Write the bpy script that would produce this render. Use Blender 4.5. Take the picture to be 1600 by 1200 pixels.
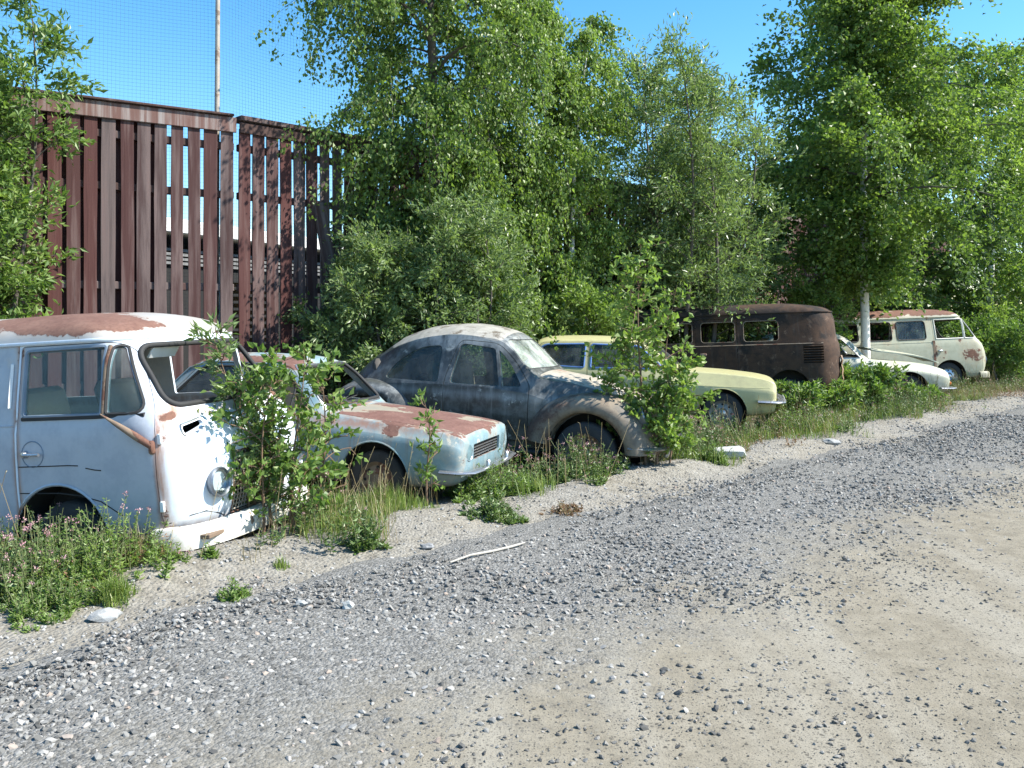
import bpy, bmesh, math, random
import numpy as np
from mathutils import Vector, Matrix
from mathutils.bvhtree import BVHTree
from mathutils import noise as mnoise

for _o in list(bpy.data.objects):
    bpy.data.objects.remove(_o)
SC = bpy.context.scene
COL = SC.collection
R = math.radians
rng = np.random.default_rng(7)
random.seed(7)

# ------------------------------------------------------------------ camera, sky, sun, exposure
cam_d = bpy.data.cameras.new('camera')
cam_d.sensor_width = 36.0
cam_d.lens = 1350 / 1600 * 36
cam_d.shift_y = -100 / 1600
cam_d.clip_start = 0.05
cam_d.clip_end = 2000
cam = bpy.data.objects.new('camera', cam_d)
cam.location = (0, 0, 1.6)
cam.rotation_euler = (R(90), 0, 0)
COL.objects.link(cam)
SC.camera = cam

SUN_AZ, SUN_EL = 98.0, 46.0          # azimuth clockwise from the view axis (+Y), elevation
W = bpy.data.worlds.new('World')
SC.world = W
W.use_nodes = True
wn = W.node_tree
bg = wn.nodes['Background']
sky = wn.nodes.new('ShaderNodeTexSky')
sky.sky_type = 'NISHITA'
sky.sun_disc = False
sky.sun_elevation = R(SUN_EL)
sky.sun_rotation = R(SUN_AZ)
sky.altitude = 100
sky.air_density = 1.0
sky.dust_density = 0.35
sky.ozone_density = 1.6
hsv = wn.nodes.new('ShaderNodeHueSaturation')
hsv.inputs['Hue'].default_value = 0.494
hsv.inputs['Saturation'].default_value = 1.36
wn.links.new(sky.outputs[0], hsv.inputs['Color'])
wn.links.new(hsv.outputs[0], bg.inputs[0])
bg.inputs[1].default_value = 0.128
sun_d = bpy.data.lights.new('sun', 'SUN')
sun_d.energy = 4.8
sun_d.angle = R(0.55)
sun_d.color = (1.0, 0.96, 0.87)
sun = bpy.data.objects.new('sun', sun_d)
_sd = Vector((math.sin(R(SUN_AZ)) * math.cos(R(SUN_EL)), math.cos(R(SUN_AZ)) * math.cos(R(SUN_EL)), math.sin(R(SUN_EL))))
sun.rotation_euler = _sd.to_track_quat('Z', 'Y').to_euler()
sun.location = _sd * 60
COL.objects.link(sun)
SC.view_settings.view_transform = 'Standard'
SC.view_settings.look = 'None'
SC.view_settings.exposure = 1.15
SC.view_settings.gamma = 1
SC.view_settings.use_curve_mapping = False
SC.render.engine = 'CYCLES'
SC.cycles.max_bounces = 8
SC.cycles.transparent_max_bounces = 16

# ------------------------------------------------------------------ node helpers
def newmat(name):
    m = bpy.data.materials.new(name)
    m.use_nodes = True
    nt = m.node_tree
    return m, nt, nt.nodes['Principled BSDF']

def setin(nt, sock, v):
    if isinstance(v, bpy.types.NodeSocket):
        nt.links.new(v, sock)
    elif isinstance(v, (tuple, list)):
        sock.default_value = tuple(v) + (1,) if len(v) == 3 and sock.type == 'RGBA' else v
    else:
        sock.default_value = v

def ocoord(nt, scale=(1, 1, 1), loc=(0, 0, 0)):
    t = nt.nodes.new('ShaderNodeTexCoord')
    mp = nt.nodes.new('ShaderNodeMapping')
    mp.inputs['Scale'].default_value = scale
    mp.inputs['Location'].default_value = loc
    nt.links.new(t.outputs['Object'], mp.inputs[0])
    return mp.outputs[0]

def noise(nt, vec, scale, detail=6, rough=0.6, dist=0.0):
    n = nt.nodes.new('ShaderNodeTexNoise')
    nt.links.new(vec, n.inputs['Vector'])
    n.inputs['Scale'].default_value = scale
    n.inputs['Detail'].default_value = detail
    n.inputs['Roughness'].default_value = rough
    n.inputs['Distortion'].default_value = dist
    return n.outputs[0]

def mth(nt, op, a, b=0.0, clamp=False):
    n = nt.nodes.new('ShaderNodeMath')
    n.operation = op
    n.use_clamp = clamp
    setin(nt, n.inputs[0], a)
    setin(nt, n.inputs[1], b)
    return n.outputs[0]

def sstep(nt, v, lo, hi):
    n = nt.nodes.new('ShaderNodeMapRange')
    n.interpolation_type = 'SMOOTHSTEP'
    setin(nt, n.inputs[0], v)
    n.inputs[1].default_value = lo
    n.inputs[2].default_value = hi
    return n.outputs[0]

def mix(nt, f, a, b, mode='MIX'):
    n = nt.nodes.new('ShaderNodeMix')
    n.data_type = 'RGBA'
    n.blend_type = mode
    setin(nt, n.inputs[0], f)
    setin(nt, n.inputs[6], a)
    setin(nt, n.inputs[7], b)
    return n.outputs[2]

def ramp(nt, f, stops):
    n = nt.nodes.new('ShaderNodeValToRGB')
    e = n.color_ramp.elements
    while len(e) < len(stops):
        e.new(0.5)
    for i, (p, c) in enumerate(stops):
        e[i].position = p
        e[i].color = (*c, 1)
    setin(nt, n.inputs[0], f)
    return n.outputs[0]

def bump(nt, bs, h, strength=0.3, dist=0.01):
    b = nt.nodes.new('ShaderNodeBump')
    b.inputs['Strength'].default_value = strength
    b.inputs['Distance'].default_value = dist
    nt.links.new(h, b.inputs['Height'])
    nt.links.new(b.outputs[0], bs.inputs['Normal'])

def sep(nt, vec):
    n = nt.nodes.new('ShaderNodeSeparateXYZ')
    nt.links.new(vec, n.inputs[0])
    return n.outputs

def island(nt):
    return nt.nodes.new('ShaderNodeNewGeometry').outputs['Random Per Island']

def plain(name, col, rough=0.6, metal=0.0, var=0.25, scale=6.0, bumpy=0.0):
    m, nt, b = newmat(name)
    v = ocoord(nt)
    n = noise(nt, v, scale, 6, 0.65)
    c = ramp(nt, n, [(0.25, tuple(x * (1 - var) for x in col)), (0.75, tuple(min(1, x * (1 + var)) for x in col))])
    nt.links.new(c, b.inputs['Base Color'])
    b.inputs['Roughness'].default_value = rough
    b.inputs['Metallic'].default_value = metal
    if bumpy:
        bump(nt, b, noise(nt, v, scale * 8, 4), bumpy, 0.004)
    return m

RUST = ((0.135, 0.058, 0.038), (0.19, 0.095, 0.062))

def paint(name, base, base2, rust=RUST, thr=0.62, soft=0.05, up=0.0, zband=None, stripes=(), scale=2.0, rough=0.45,
          streak=0.25, streakcol=(0.25, 0.17, 0.11), dirtz=0.55, spec=0.5, chip=0.0, chipcol=(0.75, 0.74, 0.7), seed=0.0, halo_w=0.28, stain_bands=()):
    """weathered car paint: two-tone base, rust patches by noise (+ facing up, + a height band, + stripes), streaks, dirt"""
    m, nt, b = newmat(name)
    v = ocoord(nt, loc=(seed, seed * 0.7, seed * 1.3))
    raw = ocoord(nt)
    s = sep(nt, raw)
    n1 = noise(nt, v, scale, 9, 0.62, 0.3)
    n2 = noise(nt, v, scale * 3.1, 8, 0.7)
    n3 = noise(nt, v, 38, 5, 0.7)
    vs = nt.nodes.new('ShaderNodeMapping')
    vs.inputs['Scale'].default_value = (14, 14, 0.9)
    nt.links.new(v, vs.inputs[0])
    st = noise(nt, vs.outputs[0], 1.0, 5, 0.65)
    r = n1
    if up:
        g = nt.nodes.new('ShaderNodeNewGeometry')
        gz = sep(nt, g.outputs['Normal'])[2]
        r = mth(nt, 'ADD', r, mth(nt, 'MULTIPLY', sstep(nt, gz, 0.35, 0.9), up))
    if zband:
        lo, hi, w = zband
        r = mth(nt, 'ADD', r, mth(nt, 'MULTIPLY', sstep(nt, s[2], lo, hi), w))
    for ax, c, hw, w in stripes:
        d = mth(nt, 'ABSOLUTE', mth(nt, 'SUBTRACT', s[ax], c))
        r = mth(nt, 'ADD', r, mth(nt, 'MULTIPLY', sstep(nt, d, hw, hw * 0.2), w))
    r = mth(nt, 'ADD', r, mth(nt, 'MULTIPLY', mth(nt, 'SUBTRACT', n3, 0.5), 0.10))
    mask = sstep(nt, r, thr, thr + soft)
    halo = sstep(nt, r, thr - 0.13, thr + 0.01)
    c = mix(nt, sstep(nt, n2, 0.40, 0.66), base, base2)
    if chip:
        c = mix(nt, sstep(nt, mth(nt, 'ADD', noise(nt, v, 5.3, 10, 0.75), mth(nt, 'MULTIPLY', n1, 0.3)), 0.80 - chip, 0.86 - chip), c, chipcol)
    c = mix(nt, mth(nt, 'MULTIPLY', sstep(nt, st, 0.52, 0.78), streak), c, streakcol)
    c = mix(nt, mth(nt, 'MULTIPLY', halo, halo_w), c, (0.50, 0.36, 0.22))
    for ax, cen, hw, w, *scol in stain_bands:                              # soft band along one axis, brown stain by default
        d = mth(nt, 'ABSOLUTE', mth(nt, 'SUBTRACT', mth(nt, 'ADD', s[ax], mth(nt, 'MULTIPLY', mth(nt, 'SUBTRACT', n2, 0.5), hw * .9)), cen))
        c = mix(nt, mth(nt, 'MULTIPLY', sstep(nt, d, hw, 0.0), mth(nt, 'MULTIPLY', sstep(nt, st, .25, .6), w)), c, scol[0] if scol else (0.26, 0.115, 0.06))
    low = mth(nt, 'MULTIPLY', sstep(nt, mth(nt, 'SUBTRACT', s[2], mth(nt, 'MULTIPLY', n2, 0.3)), dirtz * 0.8, dirtz * 0.25), 0.6)
    c = mix(nt, low, c, (0.22, 0.17, 0.12))
    rc = mix(nt, sstep(nt, n2, 0.35, 0.7), rust[0], rust[1])
    rc = mix(nt, mth(nt, 'MULTIPLY', sstep(nt, n3, .42, .7), 0.5), rc, tuple(q * .5 for q in rust[0]))
    rc = mix(nt, mth(nt, 'MULTIPLY', sstep(nt, noise(nt, v, scale * 7, 6, .7), .55, .72), 0.35), rc, tuple(min(1, q * 1.5 + .03) for q in rust[1]))
    c = mix(nt, mask, c, rc)
    nt.links.new(c, b.inputs['Base Color'])
    ro = mth(nt, 'ADD', mth(nt, 'MULTIPLY', mask, 0.85 - rough), mth(nt, 'ADD', rough, mth(nt, 'MULTIPLY', mth(nt, 'SUBTRACT', n2, 0.5), 0.4)), True)
    nt.links.new(ro, b.inputs['Roughness'])
    b.inputs['Specular IOR Level'].default_value = spec
    hb = mth(nt, 'ADD', mth(nt, 'MULTIPLY', mask, 0.4), mth(nt, 'MULTIPLY', n1, 1.5))
    hb = mth(nt, 'ADD', hb, mth(nt, 'MULTIPLY', mth(nt, 'MULTIPLY', mask, n3), 0.9))
    bump(nt, b, hb, 0.35, 0.006)
    return m

def glassmat(name, dust=0.25, tint=(0.75, 0.85, 0.85), dustcol=(0.42, 0.44, 0.42)):
    m, nt, b = newmat(name)
    nt.nodes.remove(b)
    out = nt.nodes['Material Output']
    v = ocoord(nt)
    tr = nt.nodes.new('ShaderNodeBsdfTransparent')
    tr.inputs[0].default_value = (*tint, 1)
    gl = nt.nodes.new('ShaderNodeBsdfGlossy')
    gl.inputs['Roughness'].default_value = 0.04
    df = nt.nodes.new('ShaderNodeBsdfDiffuse')
    df.inputs[0].default_value = (*dustcol, 1)
    lw = nt.nodes.new('ShaderNodeLayerWeight')
    lw.inputs[0].default_value = 0.5
    frs = mth(nt, 'ADD', 0.025, mth(nt, 'MULTIPLY', mth(nt, 'POWER', lw.outputs['Facing'], 4.5), 0.75), True)
    m1 = nt.nodes.new('ShaderNodeMixShader')
    nt.links.new(frs, m1.inputs[0])
    nt.links.new(tr.outputs[0], m1.inputs[1])
    nt.links.new(gl.outputs[0], m1.inputs[2])
    m2 = nt.nodes.new('ShaderNodeMixShader')
    f = mth(nt, 'MULTIPLY', sstep(nt, noise(nt, v, 4.0, 8, 0.7), 0.2, 0.85), dust * 1.6, True)
    nt.links.new(f, m2.inputs[0])
    nt.links.new(m1.outputs[0], m2.inputs[1])
    nt.links.new(df.outputs[0], m2.inputs[2])
    nt.links.new(m2.outputs[0], out.inputs[0])
    return m

def leafmat(name, c1, c2, c3, trans=0.32, rough=0.45):
    m, nt, b = newmat(name)
    out = nt.nodes['Material Output']
    i = island(nt)
    v = ocoord(nt)
    big = noise(nt, v, 0.9, 3, 0.5)
    f = mth(nt, 'ADD', mth(nt, 'MULTIPLY', i, 0.65), mth(nt, 'MULTIPLY', mth(nt, 'SUBTRACT', big, 0.35), 0.8), True)
    c = ramp(nt, f, [(0.1, c1), (0.55, c2), (0.97, c3)])
    nt.links.new(c, b.inputs['Base Color'])
    b.inputs['Roughness'].default_value = rough
    b.inputs['Specular IOR Level'].default_value = 0.5
    t = nt.nodes.new('ShaderNodeBsdfTranslucent')
    tc = mix(nt, 1.0, c, (1.25, 1.35, 0.7), 'MULTIPLY')
    nt.links.new(tc, t.inputs[0])
    ms = nt.nodes.new('ShaderNodeMixShader')
    ms.inputs[0].default_value = trans
    nt.links.new(b.outputs[0], ms.inputs[1])
    nt.links.new(t.outputs[0], ms.inputs[2])
    nt.links.new(ms.outputs[0], out.inputs[0])
    return m

# ------------------------------------------------------------------ mesh helpers
def np_mesh(name, V, F, matidx=None):
    V = np.asarray(V, np.float32)
    F = np.asarray(F, np.int32)
    me = bpy.data.meshes.new(name)
    n, k = F.shape
    me.vertices.add(len(V))
    me.vertices.foreach_set('co', V.ravel())
    me.loops.add(n * k)
    me.loops.foreach_set('vertex_index', F.ravel())
    me.polygons.add(n)
    me.polygons.foreach_set('loop_start', np.arange(n, dtype=np.int32) * k)
    if matidx is not None:
        me.polygons.foreach_set('material_index', np.asarray(matidx, np.int32))
    me.update(calc_edges=True)
    return me

def link(name, me, mats=None, parent=None, smooth=None):
    o = bpy.data.objects.new(name, me)
    me.name = name
    if mats is not None:
        me.materials.clear()
        for m in (mats if isinstance(mats, (list, tuple)) else [mats]):
            me.materials.append(m)
    COL.objects.link(o)
    if parent is not None:
        o.parent = parent
    if smooth is not None:
        me.polygons.foreach_set('use_smooth', np.ones(len(me.polygons), bool))
        me.set_sharp_from_angle(angle=R(smooth))
    elif not me.has_custom_normals:
        me.shade_flat()
    return o

def tag(o, label=None, cat=None, group=None, kind=None):
    if label: o['label'] = label
    if cat: o['category'] = cat
    if group: o['group'] = group
    if kind: o['kind'] = kind
    return o

def empty(name, loc, label=None, cat=None, group=None):
    o = bpy.data.objects.new(name, None)
    o.empty_display_size = 0.3
    o.location = loc
    COL.objects.link(o)
    return tag(o, label, cat, group)

def copy_tree(o, parent=None):
    c = o.copy()
    COL.objects.link(c)
    if parent is not None:
        c.parent = parent
    for ch in list(o.children):
        copy_tree(ch, c)
    return c

def pchip(x, xs, ys):
    xs = np.asarray(xs, float); ys = np.asarray(ys, float)
    if xs[0] > xs[-1]:
        xs, ys = xs[::-1], ys[::-1]
    h = np.diff(xs); d = np.diff(ys) / h
    m = np.zeros_like(ys)
    m[0], m[-1] = d[0], d[-1]
    for i in range(1, len(xs) - 1):
        if d[i - 1] * d[i] > 0:
            w1, w2 = 2 * h[i] + h[i - 1], h[i] + 2 * h[i - 1]
            m[i] = (w1 + w2) / (w1 / d[i - 1] + w2 / d[i])
    x = np.clip(np.asarray(x, float), xs[0], xs[-1])
    k = np.clip(np.searchsorted(xs, x) - 1, 0, len(h) - 1)
    t = (x - xs[k]) / h[k]
    return ((1 + 2 * t) * (1 - t) ** 2 * ys[k] + t * (1 - t) ** 2 * h[k] * m[k] + t * t * (3 - 2 * t) * ys[k + 1] + t * t * (t - 1) * h[k] * m[k + 1])

def basis(d):
    d = np.asarray(d, float); d = d / np.linalg.norm(d)
    r = np.array((0, 0, 1.0)) if abs(d[2]) < 0.9 else np.array((1.0, 0, 0))
    a = np.cross(r, d); a /= np.linalg.norm(a)
    return a, np.cross(d, a), d

class MB:
    def __init__(s):
        s.V = []; s.F = []
    def add(s, V, F):
        o = len(s.V)
        s.V += [tuple(map(float, v)) for v in V]
        s.F += [tuple(i + o for i in f) for f in F]
        return s
    def box(s, c, size, rot=None, bev=0.0):
        x, y, z = (q / 2 for q in size)
        if bev:
            b = min(bev, x * .9, y * .9, z * .9)
            P = []
            for sx in (-1, 1):
                for sy in (-1, 1):
                    for sz in (-1, 1):
                        P += [(sx * (x - b), sy * (y - b), sz * z), (sx * (x - b), sy * y, sz * (z - b)), (sx * x, sy * (y - b), sz * (z - b))]
            bm = bmesh.new()
            for p in P: bm.verts.new(p)
            bmesh.ops.convex_hull(bm, input=bm.verts)
            bm.verts.index_update()
            V = np.array([v.co[:] for v in bm.verts]); F = [[v.index for v in f.verts] for f in bm.faces]
            bm.free()
        else:
            V = np.array([(i, j, k) for i in (-x, x) for j in (-y, y) for k in (-z, z)])
            F = [(0, 1, 3, 2), (4, 6, 7, 5), (0, 4, 5, 1), (2, 3, 7, 6), (0, 2, 6, 4), (1, 5, 7, 3)]
        if rot is not None:
            V = V @ np.array(rot).T
        return s.add(V + np.array(c), F)
    def tube(s, P, r, n=6, closed=False, flat=1.0, cap=True):
        P = np.asarray(P, float); k = len(P)
        r = np.broadcast_to(np.asarray(r, float), (k,))
        T = np.roll(P, -1, 0) - np.roll(P, 1, 0)
        if not closed:
            T[0] = P[1] - P[0]; T[-1] = P[-1] - P[-2]
        T /= np.linalg.norm(T, axis=1)[:, None] + 1e-12
        a = basis(T[0])[0]
        V = []
        for i in range(k):
            a = a - T[i] * a.dot(T[i]); a /= np.linalg.norm(a) + 1e-12
            b = np.cross(T[i], a)
            for j in range(n):
                t = 2 * math.pi * j / n
                V.append(P[i] + r[i] * (a * math.cos(t) + b * flat * math.sin(t)))
        F = []
        for i in range(k if closed else k - 1):
            i2 = (i + 1) % k
            for j in range(n):
                j2 = (j + 1) % n
                F.append((i * n + j, i * n + j2, i2 * n + j2, i2 * n + j))
        if not closed and cap:
            F.append(tuple(range(n))[::-1]); F.append(tuple((k - 1) * n + j for j in range(n)))
        return s.add(V, F)
    def lathe(s, c, ax, prof, n=20, arc=None):
        a, b, d = basis(ax)
        c = np.asarray(c, float)
        V, F = [], []
        m = len(prof)
        full = arc is None
        a0, a1 = (0, 2 * math.pi) if full else arc
        cnt = n if full else n + 1
        for i in range(cnt):
            t = a0 + (a1 - a0) * i / n
            e = a * math.cos(t) + b * math.sin(t)
            for (h, r) in prof:
                V.append(c + d * h + e * r)
        for i in range(n):
            i2 = (i + 1) % cnt
            for j in range(m - 1):
                F.append((i * m + j, i2 * m + j, i2 * m + j + 1, i * m + j + 1))
        return s.add(V, F)
    def prism(s, axis, poly, a, b):
        poly = [tuple(p) for p in poly]
        if area(poly) < 0: poly = poly[::-1]
        def pt(p, w):
            return {'y': (p[0], w, p[1]), 'x': (w, p[0], p[1]), 'z': (p[0], p[1], w)}[axis]
        n = len(poly)
        V = [pt(p, a) for p in poly] + [pt(p, b) for p in poly]
        F = [tuple(range(n))[::-1], tuple(range(n, 2 * n))] + [(i, (i + 1) % n, n + (i + 1) % n, n + i) for i in range(n)]
        return s.add(V, F)
    def mesh(s, name='m', weld=None):
        me = bpy.data.meshes.new(name)
        me.from_pydata(s.V, [], s.F)
        bm = bmesh.new(); bm.from_mesh(me)
        if weld: bmesh.ops.remove_doubles(bm, verts=bm.verts, dist=weld)
        bmesh.ops.recalc_face_normals(bm, faces=bm.faces)
        bm.to_mesh(me); bm.free()
        return me
    def build(s, name, mat, parent=None, smooth=35, weld=None):
        return link(name, s.mesh(name, weld), mat, parent, smooth)

def area(p):
    return 0.5 * sum(p[i][0] * p[(i + 1) % len(p)][1] - p[(i + 1) % len(p)][0] * p[i][1] for i in range(len(p)))

def rpoly(pts, rad=0.05, seg=5):
    """polygon with rounded corners; rad one number or one per corner"""
    n = len(pts); out = []
    for i in range(n):
        p0, p, p1 = (np.array(pts[(i + k) % n], float) for k in (-1, 0, 1))
        r = rad[i] if isinstance(rad, (list, tuple)) else rad
        a, b = p0 - p, p1 - p
        la, lb = np.linalg.norm(a), np.linalg.norm(b)
        q = min(r, la * .48, lb * .48)
        if q < 1e-4:
            out.append(tuple(p)); continue
        s, e = p + a / la * q, p + b / lb * q
        for k in range(seg + 1):
            t = k / seg
            out.append(tuple((1 - t) ** 2 * s + 2 * t * (1 - t) * p + t * t * e))
    return out

def grow(poly, g):
    if area(poly) < 0: poly = poly[::-1]
    n = len(poly); out = []
    for i in range(n):
        p0, p, p1 = (np.array(poly[(i + k) % n]) for k in (-1, 0, 1))
        d0, d1 = p - p0, p1 - p
        n0 = np.array((d0[1], -d0[0])) / (np.linalg.norm(d0) + 1e-9)
        n1 = np.array((d1[1], -d1[0])) / (np.linalg.norm(d1) + 1e-9)
        m = n0 + n1
        m = m / max(0.4, (np.linalg.norm(m) ** 2) / 2)
        out.append(tuple(p + m * g))
    return out

def dens(poly, step=0.05):
    out = []
    n = len(poly)
    for i in range(n):
        a, b = np.array(poly[i], float), np.array(poly[(i + 1) % n], float)
        k = max(1, int(np.linalg.norm(b - a) / step))
        for j in range(k):
            out.append(tuple(a + (b - a) * j / k))
    return out

def boolean(ma, mb, op):
    oa = bpy.data.objects.new('tmp_a', ma); ob = bpy.data.objects.new('tmp_b', mb)
    COL.objects.link(oa); COL.objects.link(ob)
    md = oa.modifiers.new('b', 'BOOLEAN')
    md.operation = op; md.solver = 'EXACT'; md.object = ob
    md.use_self = False
    dg = bpy.context.evaluated_depsgraph_get()
    me = bpy.data.meshes.new_from_object(oa.evaluated_get(dg))
    bpy.data.objects.remove(oa); bpy.data.objects.remove(ob)
    return me

def vehicle_matrix_root(name, label, cat, loc, yaw, pit, rol, scale, group='abandoned vehicles parked in a row'):
    o = empty(name, loc, label, cat, group)
    o.rotation_euler = (R(rol), R(-pit), R(90 - yaw))
    o.scale = (scale,) * 3
    return o

class Car:
    def __init__(s, root, V, F, t=0.022, dent=0.007):
        s.root = root
        mb = MB(); mb.add(V, F)
        me = mb.mesh('outer', 1e-4)
        bm = bmesh.new(); bm.from_mesh(me)
        bmesh.ops.triangulate(bm, faces=[f for f in bm.faces if len(f.verts) > 4])
        bmesh.ops.recalc_face_normals(bm, faces=bm.faces)
        bm.normal_update()
        sd = Vector((root.location.x * 3.1, root.location.y * 1.7, 0))
        for v in bm.verts:                                     # shallow dents and waviness of old sheet metal
            q = v.co + sd
            v.co += v.normal * (dent * (mnoise.noise(q * 2.3) * .8 + mnoise.noise(q * 5.5) * .35))
        bm.to_mesh(me)
        bm.normal_update(); bm.verts.index_update()
        s.vn = [v.normal.copy() for v in bm.verts]
        s.vc = [v.co.copy() for v in bm.verts]
        s.faces = [[v.index for v in f.verts] for f in bm.faces]
        bm.free()
        s.outer = me
        s.tris = []
        for f in s.faces:
            for i in range(1, len(f) - 1): s.tris.append((f[0], f[i], f[i + 1]))
        s.bvh = BVHTree.FromPolygons(s.vc, s.tris)
        s.shell = s.nested(0.0, t)
        s.gl = s.nested(0.007, 0.011)
    def nested(s, a, b):
        n = len(s.vc)
        V = [c - m * a for c, m in zip(s.vc, s.vn)] + [c - m * b for c, m in zip(s.vc, s.vn)]
        F = [tuple(f) for f in s.faces] + [tuple(i + n for i in f[::-1]) for f in s.faces]
        me = bpy.data.meshes.new('nest'); me.from_pydata(V, [], F)
        return me
    def cut(s, mb):
        t0 = sum(q.area for q in s.shell.polygons)
        q = boolean(s.shell, mb.mesh(), 'DIFFERENCE')
        if not 0.5 * t0 < sum(f.area for f in q.polygons) < 1.05 * t0: print('cut check', s.root.name, t0, sum(f.area for f in q.polygons))
        s.shell = q
    def take(s, axis, poly, a, b, gap=0.006):
        """lift a panel out of the shell, leaving a seam"""
        def surf(me):
            return sum(q.area for q in me.polygons)
        total = surf(s.shell)
        for k in range(6):                                     # a boolean that lost or kept too much is tried again a hair aside
            e = k * 0.003
            p = boolean(s.shell, MB().prism(axis, grow(poly, -gap - e), a + e, b - e).mesh(), 'INTERSECT')
            q = boolean(s.shell, MB().prism(axis, grow(poly, e * .3), a - 1e-3 - e, b + 1e-3 + e).mesh(), 'DIFFERENCE')
            ap, aq = surf(p), surf(q)
            if ap > 0.05 and abs(ap + aq - total) < 0.14 * total and aq > 0.3 * total and ap < 0.6 * total:
                break
        s.shell = q
        return p
    def pane(s, axis, poly, a, b):
        return boolean(s.gl, MB().prism(axis, poly, a, b).mesh(), 'INTERSECT')
    def normals(s, me, tol=0.004):
        if not len(me.polygons): return me
        me.polygons.foreach_set('use_smooth', np.ones(len(me.polygons), bool))
        out = [None] * len(me.loops)
        for p in me.polygons:
            loc, nn, idx, d = s.bvh.find_nearest(p.center)
            on = d is not None and d < tol and abs(nn.dot(p.normal)) > 0.75
            for li in p.loop_indices:
                if not on:
                    out[li] = p.normal; continue
                co = me.vertices[me.loops[li].vertex_index].co
                l2, n2, i2, d2 = s.bvh.find_nearest(co)
                a, b, c = s.tris[i2]
                A, B, C = s.vc[a], s.vc[b], s.vc[c]
                v0, v1, v2 = B - A, C - A, l2 - A
                d00, d01, d11, d20, d21 = v0.dot(v0), v0.dot(v1), v1.dot(v1), v2.dot(v0), v2.dot(v1)
                den = d00 * d11 - d01 * d01
                if abs(den) < 1e-14:
                    out[li] = n2; continue
                v = (d11 * d20 - d01 * d21) / den; w = (d00 * d21 - d01 * d20) / den
                nrm = s.vn[a] * (1 - v - w) + s.vn[b] * v + s.vn[c] * w
                if nrm.length < 1e-6: nrm = n2
                nrm.normalize()
                if nrm.dot(p.normal) < 0: nrm = -nrm
                out[li] = nrm
        me.normals_split_custom_set([tuple(v) for v in out])
        return me
    def panel(s, name, me, mat, parent=None, tol=0.004):
        s.normals(me, tol)
        return link(name, me, mat, parent or s.root)
    def on(s, axis, p, side, off=0.0):
        """a 2D point thrown onto the body along an axis, from the side given by sign"""
        big = 6.0 * side
        if axis == 'y': o, d = Vector((p[0], big, p[1])), Vector((0, -side, 0))
        elif axis == 'x': o, d = Vector((big, p[0], p[1])), Vector((-side, 0, 0))
        else: o, d = Vector((p[0], p[1], big)), Vector((0, 0, -side))
        h, n, i, dist = s.bvh.ray_cast(o, d)
        if h is None:
            return None
        return np.array(h + n * off)
    def trim(s, name, axis, poly, side, r, mat, closed=True, off=0.0, step=0.05, n=5, parent=None):
        pts = dens(poly, step) if closed else [tuple(p) for p in poly]
        P = [s.on(axis, p, side, off) for p in pts]
        P = [p for p in P if p is not None]
        if len(P) < 3: return None
        return MB().tube(P, r, n, closed).build(name, mat, parent or s.root, 60)

def finish(ob):
    return ob

# ------------------------------------------------------------------ terrain
S2 = math.sqrt(0.5)
_lat = rng.random((256, 256))
def vnoise(x, y):
    x = np.asarray(x, float); y = np.asarray(y, float)
    xi = np.floor(x).astype(int); yi = np.floor(y).astype(int)
    fx = x - xi; fy = y - yi
    fx = fx * fx * (3 - 2 * fx); fy = fy * fy * (3 - 2 * fy)
    g = lambda i, j: _lat[i & 255, j & 255]
    return (g(xi, yi) * (1 - fx) * (1 - fy) + g(xi + 1, yi) * fx * (1 - fy) + g(xi, yi + 1) * (1 - fx) * fy + g(xi + 1, yi + 1) * fx * fy)

def H(x, y):
    x = np.asarray(x, float); y = np.asarray(y, float)
    n = (x - y) * S2
    far = np.clip((np.hypot(x, y) - 60) / 100, 0, 1)
    berm = 0.09 * np.exp(-((n + 5.25) / 0.45) ** 2) * (0.4 + 1.0 * vnoise(x * 0.9 + 9, y * 0.9))
    rough = (vnoise(x * 1.7, y * 1.7) - 0.5) * 0.07 + (vnoise(x * 5.1, y * 5.1) - 0.5) * 0.035
    w = np.clip((-4.5 - n) / 0.4, 0, 1)
    return berm + rough * w * (1 - far) + (vnoise(x * 0.35, y * 0.35) - 0.5) * 0.05 * np.clip((-4.5 - n) / 1, 0.15, 1) * (1 - far)

def axis_pts(lo, hi, step, reach):
    a = list(np.arange(lo, hi, step))
    d = step; p = a[-1]
    while p < reach:
        d *= 1.35; p += d; a.append(p)
    d = step; p = a[0]; b = []
    while p > -reach:
        d *= 1.35; p -= d; b.append(p)
    return np.array(b[::-1] + a)

def grid(xs, ys, zf):
    X, Y = np.meshgrid(xs, ys)
    V = np.stack([X.ravel(), Y.ravel(), zf(X, Y).ravel()], 1)
    nx = len(xs)
    i = (np.arange(len(ys) - 1)[:, None] * nx + np.arange(nx - 1)[None]).ravel()
    return V, np.stack([i, i + 1, i + nx + 1, i + nx], 1)

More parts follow.
